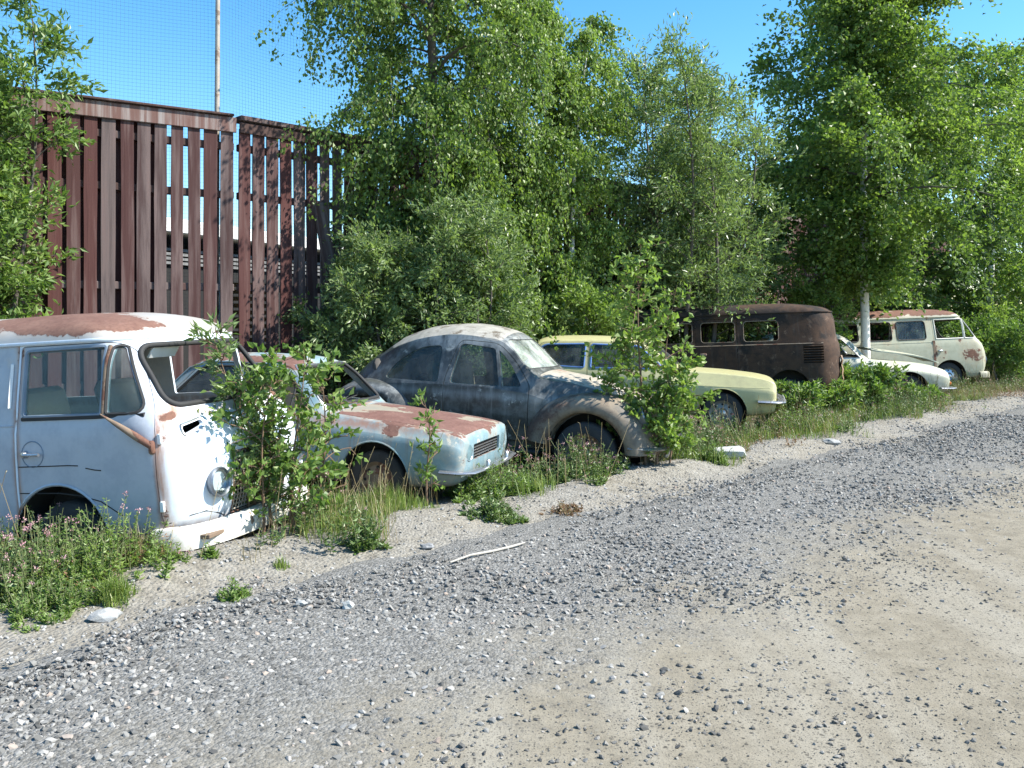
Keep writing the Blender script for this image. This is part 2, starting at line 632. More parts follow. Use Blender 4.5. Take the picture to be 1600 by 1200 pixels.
def ground_mat():
    m, nt, b = newmat('gravelly_soil')
    v = ocoord(nt)
    n1 = noise(nt, v, 0.7, 6, 0.6); n2 = noise(nt, v, 9, 8, 0.7); n3 = noise(nt, v, 60, 4, 0.7)
    vo = nt.nodes.new('ShaderNodeTexVoronoi'); vo.inputs['Scale'].default_value = 42
    nt.links.new(v, vo.inputs['Vector'])
    c = ramp(nt, n2, [(0.28, (0.1520, 0.1368, 0.1140)), (0.5, (0.2736, 0.2546, 0.2204)), (0.75, (0.3496, 0.3344, 0.3040))])
    st = ramp(nt, sep(nt, vo.outputs['Color'])[0], [(0.0, (0.1216, 0.1216, 0.1254)), (0.6, (0.2888, 0.2812, 0.2660)), (1.0, (0.3952, 0.3876, 0.3724))])
    c = mix(nt, sstep(nt, n1, 0.40, 0.6), mix(nt, 0.55, c, st), c)
    s = sep(nt, v)
    nn = mth(nt, 'MULTIPLY', mth(nt, 'SUBTRACT', s[0], s[1]), S2)
    soil = sstep(nt, mth(nt, 'ADD', nn, mth(nt, 'MULTIPLY', n2, 1.2)), -5.4, -6.4)
    c = mix(nt, mth(nt, 'MULTIPLY', soil, 0.8), c, ramp(nt, n2, [(0.3, (0.0342, 0.0380, 0.0190)), (0.7, (0.0912, 0.0760, 0.0456))]))
    c = mix(nt, 1.0, c, (0.88, 0.86, 0.82), 'MULTIPLY')
    nt.links.new(c, b.inputs['Base Color'])
    b.inputs['Roughness'].default_value = 0.95
    b.inputs['Specular IOR Level'].default_value = 0.2
    h = mth(nt, 'ADD', mth(nt, 'MULTIPLY', n2, 1.2), mth(nt, 'ADD', mth(nt, 'MULTIPLY', vo.outputs['Distance'], -0.8), mth(nt, 'MULTIPLY', n3, 0.4)))
    bump(nt, b, h, 0.8, 0.02)
    return m

def road_mat():
    m, nt, b = newmat('sandy_gravel_road')
    v = ocoord(nt)
    s = sep(nt, v)
    nn = mth(nt, 'MULTIPLY', mth(nt, 'SUBTRACT', s[0], s[1]), S2)
    w1 = noise(nt, v, 1.1, 6, 0.65); w2 = noise(nt, v, 7, 8, 0.7); w3 = noise(nt, v, 70, 5, 0.75)
    along = nt.nodes.new('ShaderNodeMapping')
    along.inputs['Rotation'].default_value = (0, 0, R(45)); along.inputs['Scale'].default_value = (1.1, 0.12, 1)
    nt.links.new(v, along.inputs[0])
    tr = noise(nt, along.outputs[0], 2.0, 5, 0.6)
    sand = ramp(nt, w2, [(0.25, (0.1520, 0.1368, 0.1102)), (0.5, (0.2280, 0.2090, 0.1710)), (0.75, (0.2812, 0.2622, 0.2242))])
    sand = mix(nt, mth(nt, 'MULTIPLY', sstep(nt, tr, 0.42, 0.66), 0.6), sand, (0.3040, 0.2926, 0.2622))
    sand = mix(nt, mth(nt, 'MULTIPLY', sstep(nt, w3, 0.55, 0.75), 0.45), sand, (0.1292, 0.1216, 0.1102))
    vo = nt.nodes.new('ShaderNodeTexVoronoi'); vo.inputs['Scale'].default_value = 48
    nt.links.new(v, vo.inputs['Vector'])
    vf = nt.nodes.new('ShaderNodeTexVoronoi'); vf.inputs['Scale'].default_value = 95
    nt.links.new(v, vf.inputs['Vector'])
    gc = ramp(nt, sep(nt, vo.outputs['Color'])[0], [(0.0, (0.09, 0.087, 0.08)), (0.5, (0.18, 0.174, 0.16)), (1.0, (0.30, 0.29, 0.27))])
    gc = mix(nt, 0.4, gc, ramp(nt, sep(nt, vf.outputs['Color'])[1], [(0, (0.08, 0.078, 0.072)), (1, (0.27, 0.26, 0.24))]))
    for sc_, th_, dk_ in ((46, .74, (0.06, 0.058, 0.054)), (95, .58, (0.065, 0.062, 0.057)), (190, .50, (0.08, 0.075, 0.068))):
        vg = nt.nodes.new('ShaderNodeTexVoronoi'); vg.inputs['Scale'].default_value = sc_
        nt.links.new(v, vg.inputs['Vector'])
        cc = sep(nt, vg.outputs['Color'])
        dot = mth(nt, 'MULTIPLY', sstep(nt, vg.outputs['Distance'], .42, .26), sstep(nt, cc[0], th_, th_ + .04))
        sand = mix(nt, mth(nt, 'MULTIPLY', dot, .95), sand, mix(nt, mth(nt, 'POWER', cc[1], 2.0), dk_, (0.25, 0.235, 0.20)))
    sand = mix(nt, 1.0, sand, (1.0, 0.955, 0.875), 'MULTIPLY')
    q = mth(nt, 'ADD', nn, mth(nt, 'MULTIPLY', mth(nt, 'SUBTRACT', w1, 0.5), 2.4))
    q = mth(nt, 'ADD', q, mth(nt, 'MULTIPLY', mth(nt, 'SUBTRACT', w2, 0.5), 0.8))
    gm = sstep(nt, q, -2.05, -3.4)
    c = mix(nt, gm, sand, gc)
    nt.links.new(c, b.inputs['Base Color'])
    b.inputs['Roughness'].default_value = 0.95
    b.inputs['Specular IOR Level'].default_value = 0.2
    h = mth(nt, 'ADD', mth(nt, 'MULTIPLY', w3, 0.35), mth(nt, 'MULTIPLY', w2, 0.5))
    hg = mth(nt, 'MULTIPLY', mth(nt, 'MULTIPLY', mth(nt, 'ADD', vo.outputs['Distance'], mth(nt, 'MULTIPLY', vf.outputs['Distance'], 0.5)), -0.9), gm)
    bump(nt, b, mth(nt, 'ADD', h, hg), 0.8, 0.014)
    return m

xs = axis_pts(-9, 14, 0.14, 700); ys = axis_pts(2.4, 24, 0.14, 700)
gV, gF = grid(xs, ys, H)
g = link('ground', np_mesh('ground', gV, gF), ground_mat(), None, 180)
tag(g, 'pale stony verge and dark soil under the parked wrecks', 'ground', kind='structure')

def road_sheet():
    sv = np.concatenate([np.arange(-6, 22, 0.16), np.arange(22, 60, 0.8), np.arange(60, 420, 12)])
    nv = np.concatenate([[0], np.linspace(0.15, 2, 10), np.linspace(2.4, 10, 14)])
    SS, NN = np.meshgrid(sv, nv)
    edge = -4.62 + (vnoise(SS * 0.8 + 40, SS * 0 + 3) - 0.5) * 0.5 + (vnoise(SS * 3 + 11, SS * 0 + 7) - 0.5) * 0.2
    Nn = edge + NN
    X = (SS + Nn) * S2; Y = (SS - Nn) * S2
    Z = H(X, Y) + 0.012 + 0.02 * np.clip(NN / 0.6, 0, 1) - 0.018 * (NN == 0) + (vnoise(X * 1.2, Y * 1.2) - .5) * 0.012
    V = np.stack([X.ravel(), Y.ravel(), Z.ravel()], 1)
    nx = len(sv)
    i = (np.arange(len(nv) - 1)[:, None] * nx + np.arange(nx - 1)[None]).ravel()
    return V, np.stack([i, i + nx, i + nx + 1, i + 1], 1)
rV, rF = road_sheet()
rd = link('gravel_road', np_mesh('gravel_road', rV, rF), road_mat(), None, 180)
tag(rd, 'sandy beige gravel road with loose grey stone along its edge', 'road', kind='structure')
def RZ(x, y):
    n = (np.asarray(x) - np.asarray(y)) * S2
    return H(x, y) + np.where(n > -4.5, 0.03, 0.0)

# ------------------------------------------------------------------ fence
FC = np.array((-3.87, 12.0))
D1 = np.array((-math.sin(R(58)), -math.cos(R(58))))       # from the corner towards the left
D2 = np.array((math.sin(R(46)), math.cos(R(46))))         # from the corner towards the right
N1 = np.array((-D1[1], D1[0])); N1 = N1 if N1[1] < 0 else -N1
N2 = np.array((D2[1], -D2[0])); N2 = N2 if N2[1] < 0 else -N2
FH = 4.40

def wood_mat(name, ca, cb, cc, worn):
    m, nt, b = newmat(name)
    oi = nt.nodes.new('ShaderNodeObjectInfo').outputs['Random']
    t = nt.nodes.new('ShaderNodeTexCoord')
    mp = nt.nodes.new('ShaderNodeMapping'); mp.inputs['Scale'].default_value = (9, 9, 0.55)
    nt.links.new(t.outputs['Object'], mp.inputs[0])
    cb_ = nt.nodes.new('ShaderNodeCombineXYZ')
    setin(nt, cb_.inputs[0], mth(nt, 'MULTIPLY', oi, 37.0)); setin(nt, cb_.inputs[2], mth(nt, 'MULTIPLY', oi, 19.0))
    nt.links.new(cb_.outputs[0], mp.inputs['Location'])
    n1 = noise(nt, mp.outputs[0], 1.0, 7, 0.65, 0.4)
    mp2 = nt.nodes.new('ShaderNodeMapping'); mp2.inputs['Scale'].default_value = (60, 60, 1.2)
    nt.links.new(t.outputs['Object'], mp2.inputs[0]); nt.links.new(cb_.outputs[0], mp2.inputs['Location'])
    n2 = noise(nt, mp2.outputs[0], 1.0, 4, 0.6)
    c = mix(nt, oi, ca, cb)
    c = mix(nt, sstep(nt, n1, 0.42, 0.72), c, cc)
    c = mix(nt, mth(nt, 'MULTIPLY', sstep(nt, n2, 0.5, 0.7), 0.5), c, tuple(x * 0.45 for x in ca))
    c = mix(nt, mth(nt, 'MULTIPLY', sstep(nt, mth(nt, 'ADD', n1, mth(nt, 'MULTIPLY', oi, 0.35)), 0.62, 0.9), worn), c, (0.27, 0.24, 0.23))
    nt.links.new(c, b.inputs['Base Color'])
    b.inputs['Roughness'].default_value = 0.85
    b.inputs['Specular IOR Level'].default_value = 0.25
    bump(nt, b, mth(nt, 'ADD', n2, n1), 0.5, 0.004)
    return m
M_board = wood_mat('red_brown_board', (0.082, 0.030, 0.027), (0.048, 0.028, 0.027), (0.105, 0.050, 0.044), 0.28)
M_rail = wood_mat('dark_rail', (0.06, 0.035, 0.03), (0.08, 0.045, 0.04), (0.10, 0.06, 0.05), 0.4)
M_cap = wood_mat('sunlit_cap_fascia', (0.16, 0.075, 0.06), (0.13, 0.085, 0.075), (0.24, 0.17, 0.15), 0.9)  # lighter sunlit tone of the left fascia, put into the wood colour

fence = empty('wooden_fence', (FC[0], FC[1], 0), 'tall weathered red-brown board fence running behind the row of wrecks', 'fence')
def fence_part(name, mb_or_me, mat, pos, ang, smooth=30):
    me = mb_or_me.mesh(name) if isinstance(mb_or_me, MB) else mb_or_me
    o = link(name, me, mat, fence, None)
    o.location = (pos[0] - FC[0], pos[1] - FC[1], pos[2]); o.rotation_euler = (0, 0, ang)
    return o
def board_mesh(w, h, seed):
    r = random.Random(seed)
    mb = MB()
    k = 8
    V = []
    bow = r.uniform(-0.012, 0.012); wv = [r.uniform(-0.004, 0.004) for _ in range(k + 1)]
    for i in range(k + 1):
        z = h * i / k; dx = bow * math.sin(math.pi * i / k)
        for (sx, sy) in ((-1, -1), (1, -1), (1, 1), (-1, 1)):
            V.append((sx * (w / 2 + wv[i]) + dx, sy * 0.0125, z))
    F = [(3, 2, 1, 0), tuple(4 * k + j for j in range(4))]
    for i in range(k):
        for j in range(4):
            F.append((i * 4 + j, i * 4 + (j + 1) % 4, i * 4 + 4 + (j + 1) % 4, i * 4 + 4 + j))
    mb.add(V, F)
    return mb.mesh('board')
bmesh_pool = [board_mesh(0.155 + 0.022 * (i % 3) / 2, FH - 0.17, i) for i in range(9)]
a1 = math.atan2(-D1[1], -D1[0]); a2 = math.atan2(D2[1], D2[0])
r_f = random.Random(5)
t = 0.10
i = 0
while t < 7.2:                                              # left section: boards in front, boards behind the gaps
    p = FC + D1 * t + N1 * 0.055
    fence_part('board', bmesh_pool[r_f.randrange(9)], M_board, (p[0], p[1], 0.03 + r_f.uniform(-.01, .01)), a1 + r_f.uniform(-.02, .02))
    if t > 0.95:
        q = FC + D1 * (t + 0.106) - N1 * 0.06
        fence_part('board', bmesh_pool[r_f.randrange(9)], M_board, (q[0], q[1], 0.03), a1)
    t += 0.212 + r_f.uniform(-0.008, 0.008)
t = 0.14
while t < 27:                                               # right section: one row of boards with open gaps
    p = FC + D2 * t + N2 * 0.055
    fence_part('board', bmesh_pool[r_f.randrange(9)], M_board, (p[0], p[1], 0.03 + r_f.uniform(-.015, .015)), a2 + r_f.uniform(-.02, .02))
    t += 0.214 + r_f.uniform(-0.01, 0.01)
def along(D, N, t0, t1, off, z, h, th, name, mat, ang):
    c = FC + D * (t0 + t1) / 2 + N * off
    fence_part(name, MB().box((0, 0, 0), (abs(t1 - t0), th, h), bev=0.008), mat, (c[0], c[1], z), ang)
for z in (0.75, 2.05, 3.33, 4.0):
    along(D1, N1, 0.0, 7.2, 0.0, z, 0.10, 0.08, 'rail', M_rail, a1)
    for k in range(6):
        along(D2, N2, k * 4.5 + 0.06, k * 4.5 + 4.49, 0.0, z, 0.10, 0.08, 'rail', M_rail, a2)
for k in range(3):
    along(D1, N1, k * 3.0 - 0.02, k * 3.0 + 2.98, 0.085, FH - 0.11, 0.21, 0.03, 'fascia_board', M_cap, a1)
    along(D1, N1, k * 3.0 + 0.02, k * 3.0 + 2.99, 0.0, FH + 0.018, 0.035, 0.28, 'cap_board', M_rail, a1)
for k in range(7):
    along(D2, N2, k * 4.0 + 0.05, k * 4.0 + 4.03, 0.085, FH - 0.13, 0.15, 0.03, 'fascia_board', M_rail, a2)
    along(D2, N2, k * 4.0 + 0.05, k * 4.0 + 4.03, 0.0, FH + 0.0, 0.07, 0.26, 'cap_board', M_rail, a2)
for k in range(3):
    p = FC + D1 * (k * 3.0 + 0.05) - N1 * 0.14
    fence_part('post', MB().box((0, 0, FH / 2 - .1), (0.14, 0.14, FH - 0.1), bev=0.01), M_rail, (p[0], p[1], 0.0), a1)
for k in range(1, 7):
    p = FC + D2 * (k * 4.0) - N2 * 0.14
    fence_part('post', MB().box((0, 0, FH / 2 - .1), (0.14, 0.14, FH - 0.1), bev=0.01), M_rail, (p[0], p[1], 0.0), a2)

# plank leaning on the fence
lp = MB().box((0, 0, 1.75), (0.20, 0.06, 3.5), bev=0.008).build('leaning_plank', M_rail, None, 30)
_q = FC + D2 * 1.62 + N2 * 0.62
lp.location = (_q[0], _q[1], -0.1); lp.rotation_euler = (R(-9), R(-5), a2)
tag(lp, 'loose dark plank leaning against the slatted fence beside the willow', 'plank')

# net and its pole
M_net = plain('net_twine', (0.03, 0.045, 0.07), 0.8)
M_pole = paint('pole_paint', (0.62, 0.62, 0.58), (0.48, 0.47, 0.43), rust=((0.22, 0.16, 0.12), (0.30, 0.24, 0.19)), thr=0.55, scale=5, dirtz=-5)
pp = FC + D1 * 0.17 - N1 * 0.30
pl = MB().tube([(0, 0, 0), (0.02, 0, 4.4), (0.03, 0, 6), (0.06, 0, 9.0)], [0.04, 0.036, 0.032, 0.03], 10).build('net_pole', M_pole, None, 60)
pl.location = (pp[0], pp[1], 0)
tag(pl, 'pale flaking pole that holds the ball net above the fence', 'pole')
def net():
    P = [];
    mb_V, mb_F = [], []
    def strand(pts):
        P.append(np.asarray(pts))
    sec = [(pp, D1, -N1, 7.0), (pp, D2, -N2, 7.5)]
    step = 0.051
    for c0, D, Nn, L in sec:
        def pos(t, z):
            sag = 0.10 * math.sin(min(t, 3.0) / 3.0 * math.pi) * math.sin((z - 1.5) / 6.3 * math.pi) + 0.02 * math.sin(t * 2.1 + z)
            zz = z - 0.10 * math.sin(min(1, t / 5) * math.pi) * (z - 1.4) / 6 + 0.008 * math.sin(t * 9 + z * 5)
            q = c0 + D * t + Nn * (sag + 0.06)
            return (q[0], q[1], zz)
        for k in range(int(L / step)):
            t = 0.04 + k * step
            strand([pos(t + 0.004 * math.sin(z * 3), z) for z in np.linspace(1.5, 7.8, 13)])
        for k in range(int(6.3 / step)):
            z = 1.5 + k * step
            tt = np.linspace(0.0, L, 13)
            strand([pos(t, z) for t in tt])
    return batch_tubes(np.array(P), np.full((len(P), 13), 0.0012), 3)

def batch_tubes(P, Rr, n):
    """P (m,k,3), Rr (m,k): open tubes"""
    m, k, _ = P.shape
    T = np.gradient(P, axis=1)
    T /= np.linalg.norm(T, axis=2, keepdims=True) + 1e-9
    ref = np.where(np.abs(T[..., 2:3]) < 0.9, np.array((0, 0, 1.0)), np.array((1.0, 0, 0)))
    a = np.cross(ref, T); a /= np.linalg.norm(a, axis=2, keepdims=True) + 1e-9
    b = np.cross(T, a)
    th = np.arange(n) * 2 * math.pi / n
    V = P[:, :, None, :] + Rr[:, :, None, None] * (a[:, :, None, :] * np.cos(th)[None, None, :, None] + b[:, :, None, :] * np.sin(th)[None, None, :, None])
    base = (np.arange(m)[:, None, None] * k + np.arange(k - 1)[None, :, None]) * n
    j = np.arange(n)[None, None, :]; j2 = (j + 1) % n
    F = np.stack([base + j, base + j2, base + n + j2, base + n + j], -1).reshape(-1, 4)
    return V.reshape(-1, 3), F
nv_, nf_ = net()
no = link('ball_net', np_mesh('ball_net', nv_, nf_), M_net, None)
tag(no, 'fine dark mesh ball net hung above and behind the fence', 'net')

# low building beyond the fence, glimpsed through the gaps
M_white = plain('white_board', (0.72, 0.72, 0.70), 0.6, var=0.08)
M_grey = plain('grey_board', (0.16, 0.16, 0.16), 0.7, var=0.15)
M_dark = plain('dark_board', (0.010, 0.010, 0.010), 0.9)
M_orange = plain('orange_plastic', (0.30, 0.11, 0.02), 0.6)
bd = empty('low_building', (-8.3, 22, 0), 'low dark building with a white eave glimpsed through the fence gaps', 'building')
_ba = R(66)
bd.rotation_euler = (0, 0, _ba)
MB().box((5, 3, 1.7), (26, 6, 3.4)).build('wall', M_dark, bd)
MB().box((5, 2.9, 3.90), (26.6, 6.8, 0.34), bev=0.02).build('eave', M_white, bd)
for k in range(4):
    MB().box((5, -0.06, 3.02 + k * 0.11), (26, 0.06, 0.07)).build('slat', M_grey, bd)
of = empty('orange_fence', (-4.75, 15.0, -0.3), 'orange plastic barrier fence behind the board fence', 'barrier')
of.rotation_euler = (0, 0, R(44))
for k in range(14):
    MB().box((0.15, 0, 0.95 + 0.12 * k), (0.9, 0.02, 0.075)).build('strip', M_orange, of)
for k in range(2):
    MB().box((-0.30 + 0.9 * k, 0.04, 1.50), (0.06, 0.05, 2.7)).build('post', M_grey, of)

# ------------------------------------------------------------------ vehicles: shared materials
M_rub = plain('black_rubber', (0.022, 0.022, 0.022), 0.75, var=0.4)
M_tyre = plain('old_tyre', (0.035, 0.034, 0.033), 0.85, var=0.4, bumpy=0.3)
M_chrome = paint('pitted_chrome', (0.46, 0.47, 0.49), (0.34, 0.35, 0.36), thr=0.66, scale=6, rough=0.30, spec=0.9, dirtz=0.2, streak=0.1)
M_chrome.node_tree.nodes['Principled BSDF'].inputs['Metallic'].default_value = 0.8
M_under = plain('dark_underside', (0.02, 0.018, 0.016), 0.9, var=0.4)
M_rustm = paint('bare_rust', (0.115, 0.052, 0.033), (0.075, 0.038, 0.027), thr=0.5, scale=4, rough=0.9, dirtz=-5)
M_seat = plain('tan_seat_vinyl', (0.34, 0.25, 0.16), 0.7, var=0.25)
M_seatd = plain('dark_seat_vinyl', (0.07, 0.06, 0.05), 0.7, var=0.35)
M_dash = plain('dash_black', (0.025, 0.025, 0.028), 0.6, var=0.3)
M_glass = glassmat('dusty_glass', 0.07)
M_glassd = glassmat('grimy_glass', 0.16, tint=(0.55, 0.62, 0.62), dustcol=(0.30, 0.31, 0.29))
M_lens = glassmat('headlight_glass', 0.08, tint=(0.8, 0.85, 0.85), dustcol=(0.4, 0.42, 0.42))
M_refl = plain('reflector', (0.26, 0.28, 0.30), 0.25, 0.85, var=0.1)
M_amber = plain('amber_lens', (0.55, 0.16, 0.02), 0.3, var=0.1)
M_plate = plain('pale_plate', (0.7, 0.7, 0.68), 0.6, var=0.1)

def wheel(root, u, v, z, rr=0.31, w=0.155, rim_mat=None, hub=True):
    side = -1 if v < 0 else 1
    ax = (0, side, 0)
    ty = MB().lathe((u, v, z), ax, [(-w / 2, rr * .62), (-w / 2 * 1.02, rr * .8), (-w / 2 * .9, rr * .94), (-w * .3, rr), (w * .3, rr), (w / 2 * .9, rr * .94), (w / 2 * 1.02, rr * .8), (w / 2, rr * .64), (w * .3, rr * .61), (-w * .3, rr * .61), (-w / 2, rr * .62)], 36).build('wheel', M_tyre, root, 40)
    MB().lathe((u, v, z), ax, [(w * .42, rr * .645), (w * .46, rr * .62), (w * .34, rr * .57), (w * .20, rr * .50), (w * .30, rr * .34), (w * .34, rr * .28), (w * .24, rr * .2), (w * .30, rr * .1), (w * .30, 0.001)], 32).build('rim', rim_mat or M_chrome, ty, 40)
    for k in range(8):
        a = 2 * math.pi * k / 8
        MB().lathe((u + math.cos(a) * rr * .44, v + side * w * .262, z + math.sin(a) * rr * .44), ax, [(-.004, rr * .055), (.0015, rr * .055), (.0015, .0005)], 8).build('vent_hole', M_under, ty, 40)
    if hub:
        MB().lathe((u, v, z), ax, [(w * .30, rr * .2), (w * .44, rr * .17), (w * .5, rr * .08), (w * .5, 0.001)], 20).build('hub_cap', M_chrome, ty, 40)
    return ty

def arch_liner(root, u, v, z, r, depth):
    side = -1 if v < 0 else 1
    MB().lathe((u, v, z), (0, -side, 0), [(0.0, r), (depth, r), (depth, 0.02)], 24).build('wheel_well', M_under, root, 40)

def circle(c, r, n=28):
    return [(c[0] + r * math.cos(2 * math.pi * k / n), c[1] + r * math.sin(2 * math.pi * k / n)) for k in range(n)]

M_ring = plain('tarnished_lamp_ring', (0.20, 0.22, 0.25), 0.35, 0.7, var=.3)
def headlight(root, c, ax, r, ring=M_ring):
    b = MB().lathe(c, ax, [(-.05, r * .9), (0.0, r * 1.12), (.018, r * 1.14), (.028, r * 1.04), (.022, r * .97), (-.035, r * .6), (-.05, 0.001)], 28).build('headlight', ring, root, 35)
    MB().lathe(c, ax, [(.015, r * .965), (-.02, r * .62), (-.034, r * .3), (-.036, .001)], 24).build('reflector', M_refl, b, 60)
    MB().lathe(c, ax, [(.020, r * .97), (.034, r * .75), (.044, r * .4), (.047, .001)], 24).build('lens', M_lens, b, 60)
    return b

def steering(root, c, r, tilt, name='steering_wheel'):
    ax = np.array((-math.cos(R(tilt)), 0, math.sin(R(tilt))))
    a, b, d = basis(ax)
    c = np.array(c, float)
    P = [c + r * (a * math.cos(t) + b * math.sin(t)) for t in np.linspace(0, 2 * math.pi, 33)[:-1]]
    mb = MB().tube(P, 0.011, 8, True)
    for t in (0.3, 2.84, 4.71):
        mb.tube([c - d * 0.03, c + r * (a * math.cos(t) + b * math.sin(t))], 0.008, 6)
    mb.lathe(c, -d, [(0, 0.001), (0, .04), (.05, .03), (.5, .022), (.5, .001)], 12)
    return mb.build(name, M_dash, root, 50)

def seat(root, u, v, z, w=0.5, mat=None, hback=0.6, rake=14):
    s = MB().box((u, v, z), (0.48, w, 0.15), bev=0.05).build('seat', mat or M_seat, root, 40)
    Rm = Matrix.Rotation(R(-rake), 3, 'Y')
    MB().box((u - 0.26 - .07, v, z + hback / 2), (0.12, w, hback), rot=Rm, bev=0.05).build('backrest', mat or M_seat, s, 40)
    return s

def wiper(root, car, axis, pts, mat=M_rub):
    P = [car.on(axis, p, 1, 0.02) for p in pts]
    P = [p for p in P if p is not None]
    if len(P) > 1:
        MB().tube(P, 0.006, 5).build('wiper', mat, root, 60)

def plan_loft(zs, W, uF, uR, aF, aR, nF, nR):
    """closed body from plan outlines stacked in height"""
    rings = []
    for i, z in enumerate(zs):
        h = []
        t = np.linspace(0, math.pi / 2, 15)
        for q in t:
            h.append((uF[i] - aF[i] + aF[i] * math.cos(q) ** (2 / nF), W[i] * math.sin(q) ** (2 / nF)))
        x0, x1 = uF[i] - aF[i], uR[i] + aR[i]
        for q in np.linspace(0, 1, 16)[1:-1]:
            h.append((x0 + (x1 - x0) * q, W[i]))
        for q in t[::-1]:
            h.append((uR[i] + aR[i] - aR[i] * math.cos(q) ** (2 / nR), W[i] * math.sin(q) ** (2 / nR)))
        ring = [(x, y, z) for x, y in h] + [(x, -y, z) for x, y in h[-2:0:-1]]
        rings.append(ring)
    return loft(rings)

def loft(rings):
    n = len(rings[0])
    V = [p for r in rings for p in r]
    F = []
    for i in range(len(rings) - 1):
        for j in range(n):
            j2 = (j + 1) % n
            F.append((i * n + j, i * n + j2, (i + 1) * n + j2, (i + 1) * n + j))
    for k, off in ((0, 0), (len(rings) - 1, (len(rings) - 1) * n)):
        c = np.mean(np.array(rings[k]), 0)
        V.append(tuple(c)); ci = len(V) - 1
        for j in range(n):
            f = (off + (j + 1) % n, off + j, ci)
            F.append(f if k == 0 else f[::-1])
    return V, F

# ------------------------------------------------------------------ flat-fronted vans
def van_levels(tab, cnt=44):
    zt = np.array([r[0] for r in tab])
    zs = np.unique(np.concatenate([np.linspace(zt[0], 1.72, 26), 1.72 + (zt[-1] - 1.72) * (1 - (1 - np.linspace(0, 1, 18)) ** 2)]))
    cols = [pchip(zs, zt, [r[k] for r in tab]) for k in range(1, len(tab[0]))]
    return zs, cols

BAY = [  # z, half width, nose, tail, front corner depth, rear corner depth
    (0.36, .80, .90, -3.36, .34, .20), (0.45, .83, .965, -3.41, .34, .22), (0.62, .852, 1.01, -3.43, .34, .24), (0.80, .862, 1.02, -3.44, .34, .25),
    (0.98, .865, 1.00, -3.44, .34, .25), (1.10, .862, .955, -3.42, .34, .25), (1.165, .858, .915, -3.41, .34, .25), (1.185, .846, .895, -3.40, .34, .25),
    (1.25, .838, .845, -3.38, .34, .25), (1.50, .800, .675, -3.31, .33, .26), (1.68, .772, .545, -3.24, .32, .28), (1.735, .765, .505, -3.21, .32, .28),
    (1.78, .752, .475, -3.17, .33, .30), (1.83, .715, .42, -3.10, .36, .36), (1.88, .62, .31, -2.95, .40, .42), (1.92, .46, .12, -2.72, .42, .45), (1.945, .24, -.16, -2.40, .40, .40), (1.95, .02, -.45, -2.1, .05, .05)]
SPLIT = [
    (0.34, .82, .86, -3.22, .50, .42), (0.45, .85, .92, -3.30, .52, .46), (0.7, .865, .97, -3.34, .55, .50), (1.0, .868, .96, -3.35, .55, .52),
    (1.15, .86, .92, -3.34, .55, .54), (1.25, .845, .87, -3.31, .55, .56), (1.5, .81, .73, -3.29, .50, .54), (1.66, .785, .63, -3.26, .48, .54),
    (1.73, .775, .60, -3.235, .48, .54), (1.78, .755, .57, -3.19, .5, .55), (1.83, .71, .50, -3.08, .55, .6), (1.88, .61, .36, -2.80, .6, .66), (1.915, .45, .12, -2.58, .6, .62), (1.935, .24, -.2, -2.3, .5, .5), (1.94, .02, -.5, -2.1, .05, .05)]

def gutter(car, zs, cols, z, mat, root, off=0.014, r=0.013, front=True):
    k = int(np.argmin(abs(zs - z)))
    W, uF, uR, aF, aR = (c[k] for c in cols)
    P = []
    for q in np.linspace(0.55 if front else 0.9, math.pi / 2, 9):
        P.append((uF - aF + (aF + off) * math.cos(q) ** (2 / 2.6), (W + off) * math.sin(q) ** (2 / 2.6), z))
    for q in np.linspace(0, 1, 10)[1:-1]:
        P.append((uF - aF + (uR + aR - uF + aF) * q, W + off, z))
    for q in np.linspace(math.pi / 2, 0, 9):
        P.append((uR + aR - (aR + off) * math.cos(q) ** (2 / 2.6), (W + off) * math.sin(q) ** (2 / 2.6), z))
    P = P + [(x, -y, zz) for x, y, zz in P[-2::-1]]
    MB().tube(P, r, 6).build('rain_gutter', mat, root, 60)

def van_bumper(root, mat, z0, z1, u0, W=0.865, off=0.05, wrap=0.04):
    P = []
    for q in np.linspace(-math.pi / 2, math.pi / 2, 25):
        s = math.copysign(abs(math.sin(q)) ** (2 / 2.8), math.sin(q))
        P.append((u0 - .36 + .36 * abs(math.cos(q)) ** (2 / 2.8), W * s))
    P = [(u0 - wrap - .36, -W)] + P + [(u0 - wrap - .36, W)]
    P = [p for p in P if p[0] > u0 - wrap - .4]
    n = len(P)
    zs = [z0, z0 + .012, z0 + (z1 - z0) * .45, z1 - .035, z1 - .008, z1]
    ins = [0.045, 0.004, 0.0, 0.004, 0.02, 0.075]
    V = []
    for k, z in enumerate(zs):
        for i in range(n):
            a = np.array(P[max(0, i - 1)]); b = np.array(P[min(n - 1, i + 1)])
            t = (b - a) / (np.linalg.norm(b - a) + 1e-9); nn = np.array((-t[1], t[0]))
            nn = nn if nn.dot(np.array(P[i]) - np.array((u0 - .8, 0))) > 0 else -nn
            p = np.array(P[i]) - nn * ins[k]
            V.append((p[0], p[1], z))
    F = [(k * n + i, k * n + i + 1, (k + 1) * n + i + 1, (k + 1) * n + i) for k in range(len(zs) - 1) for i in range(n - 1)]
    mb = MB().add(V, F)
    return mb.build('bumper', mat, root, 40)

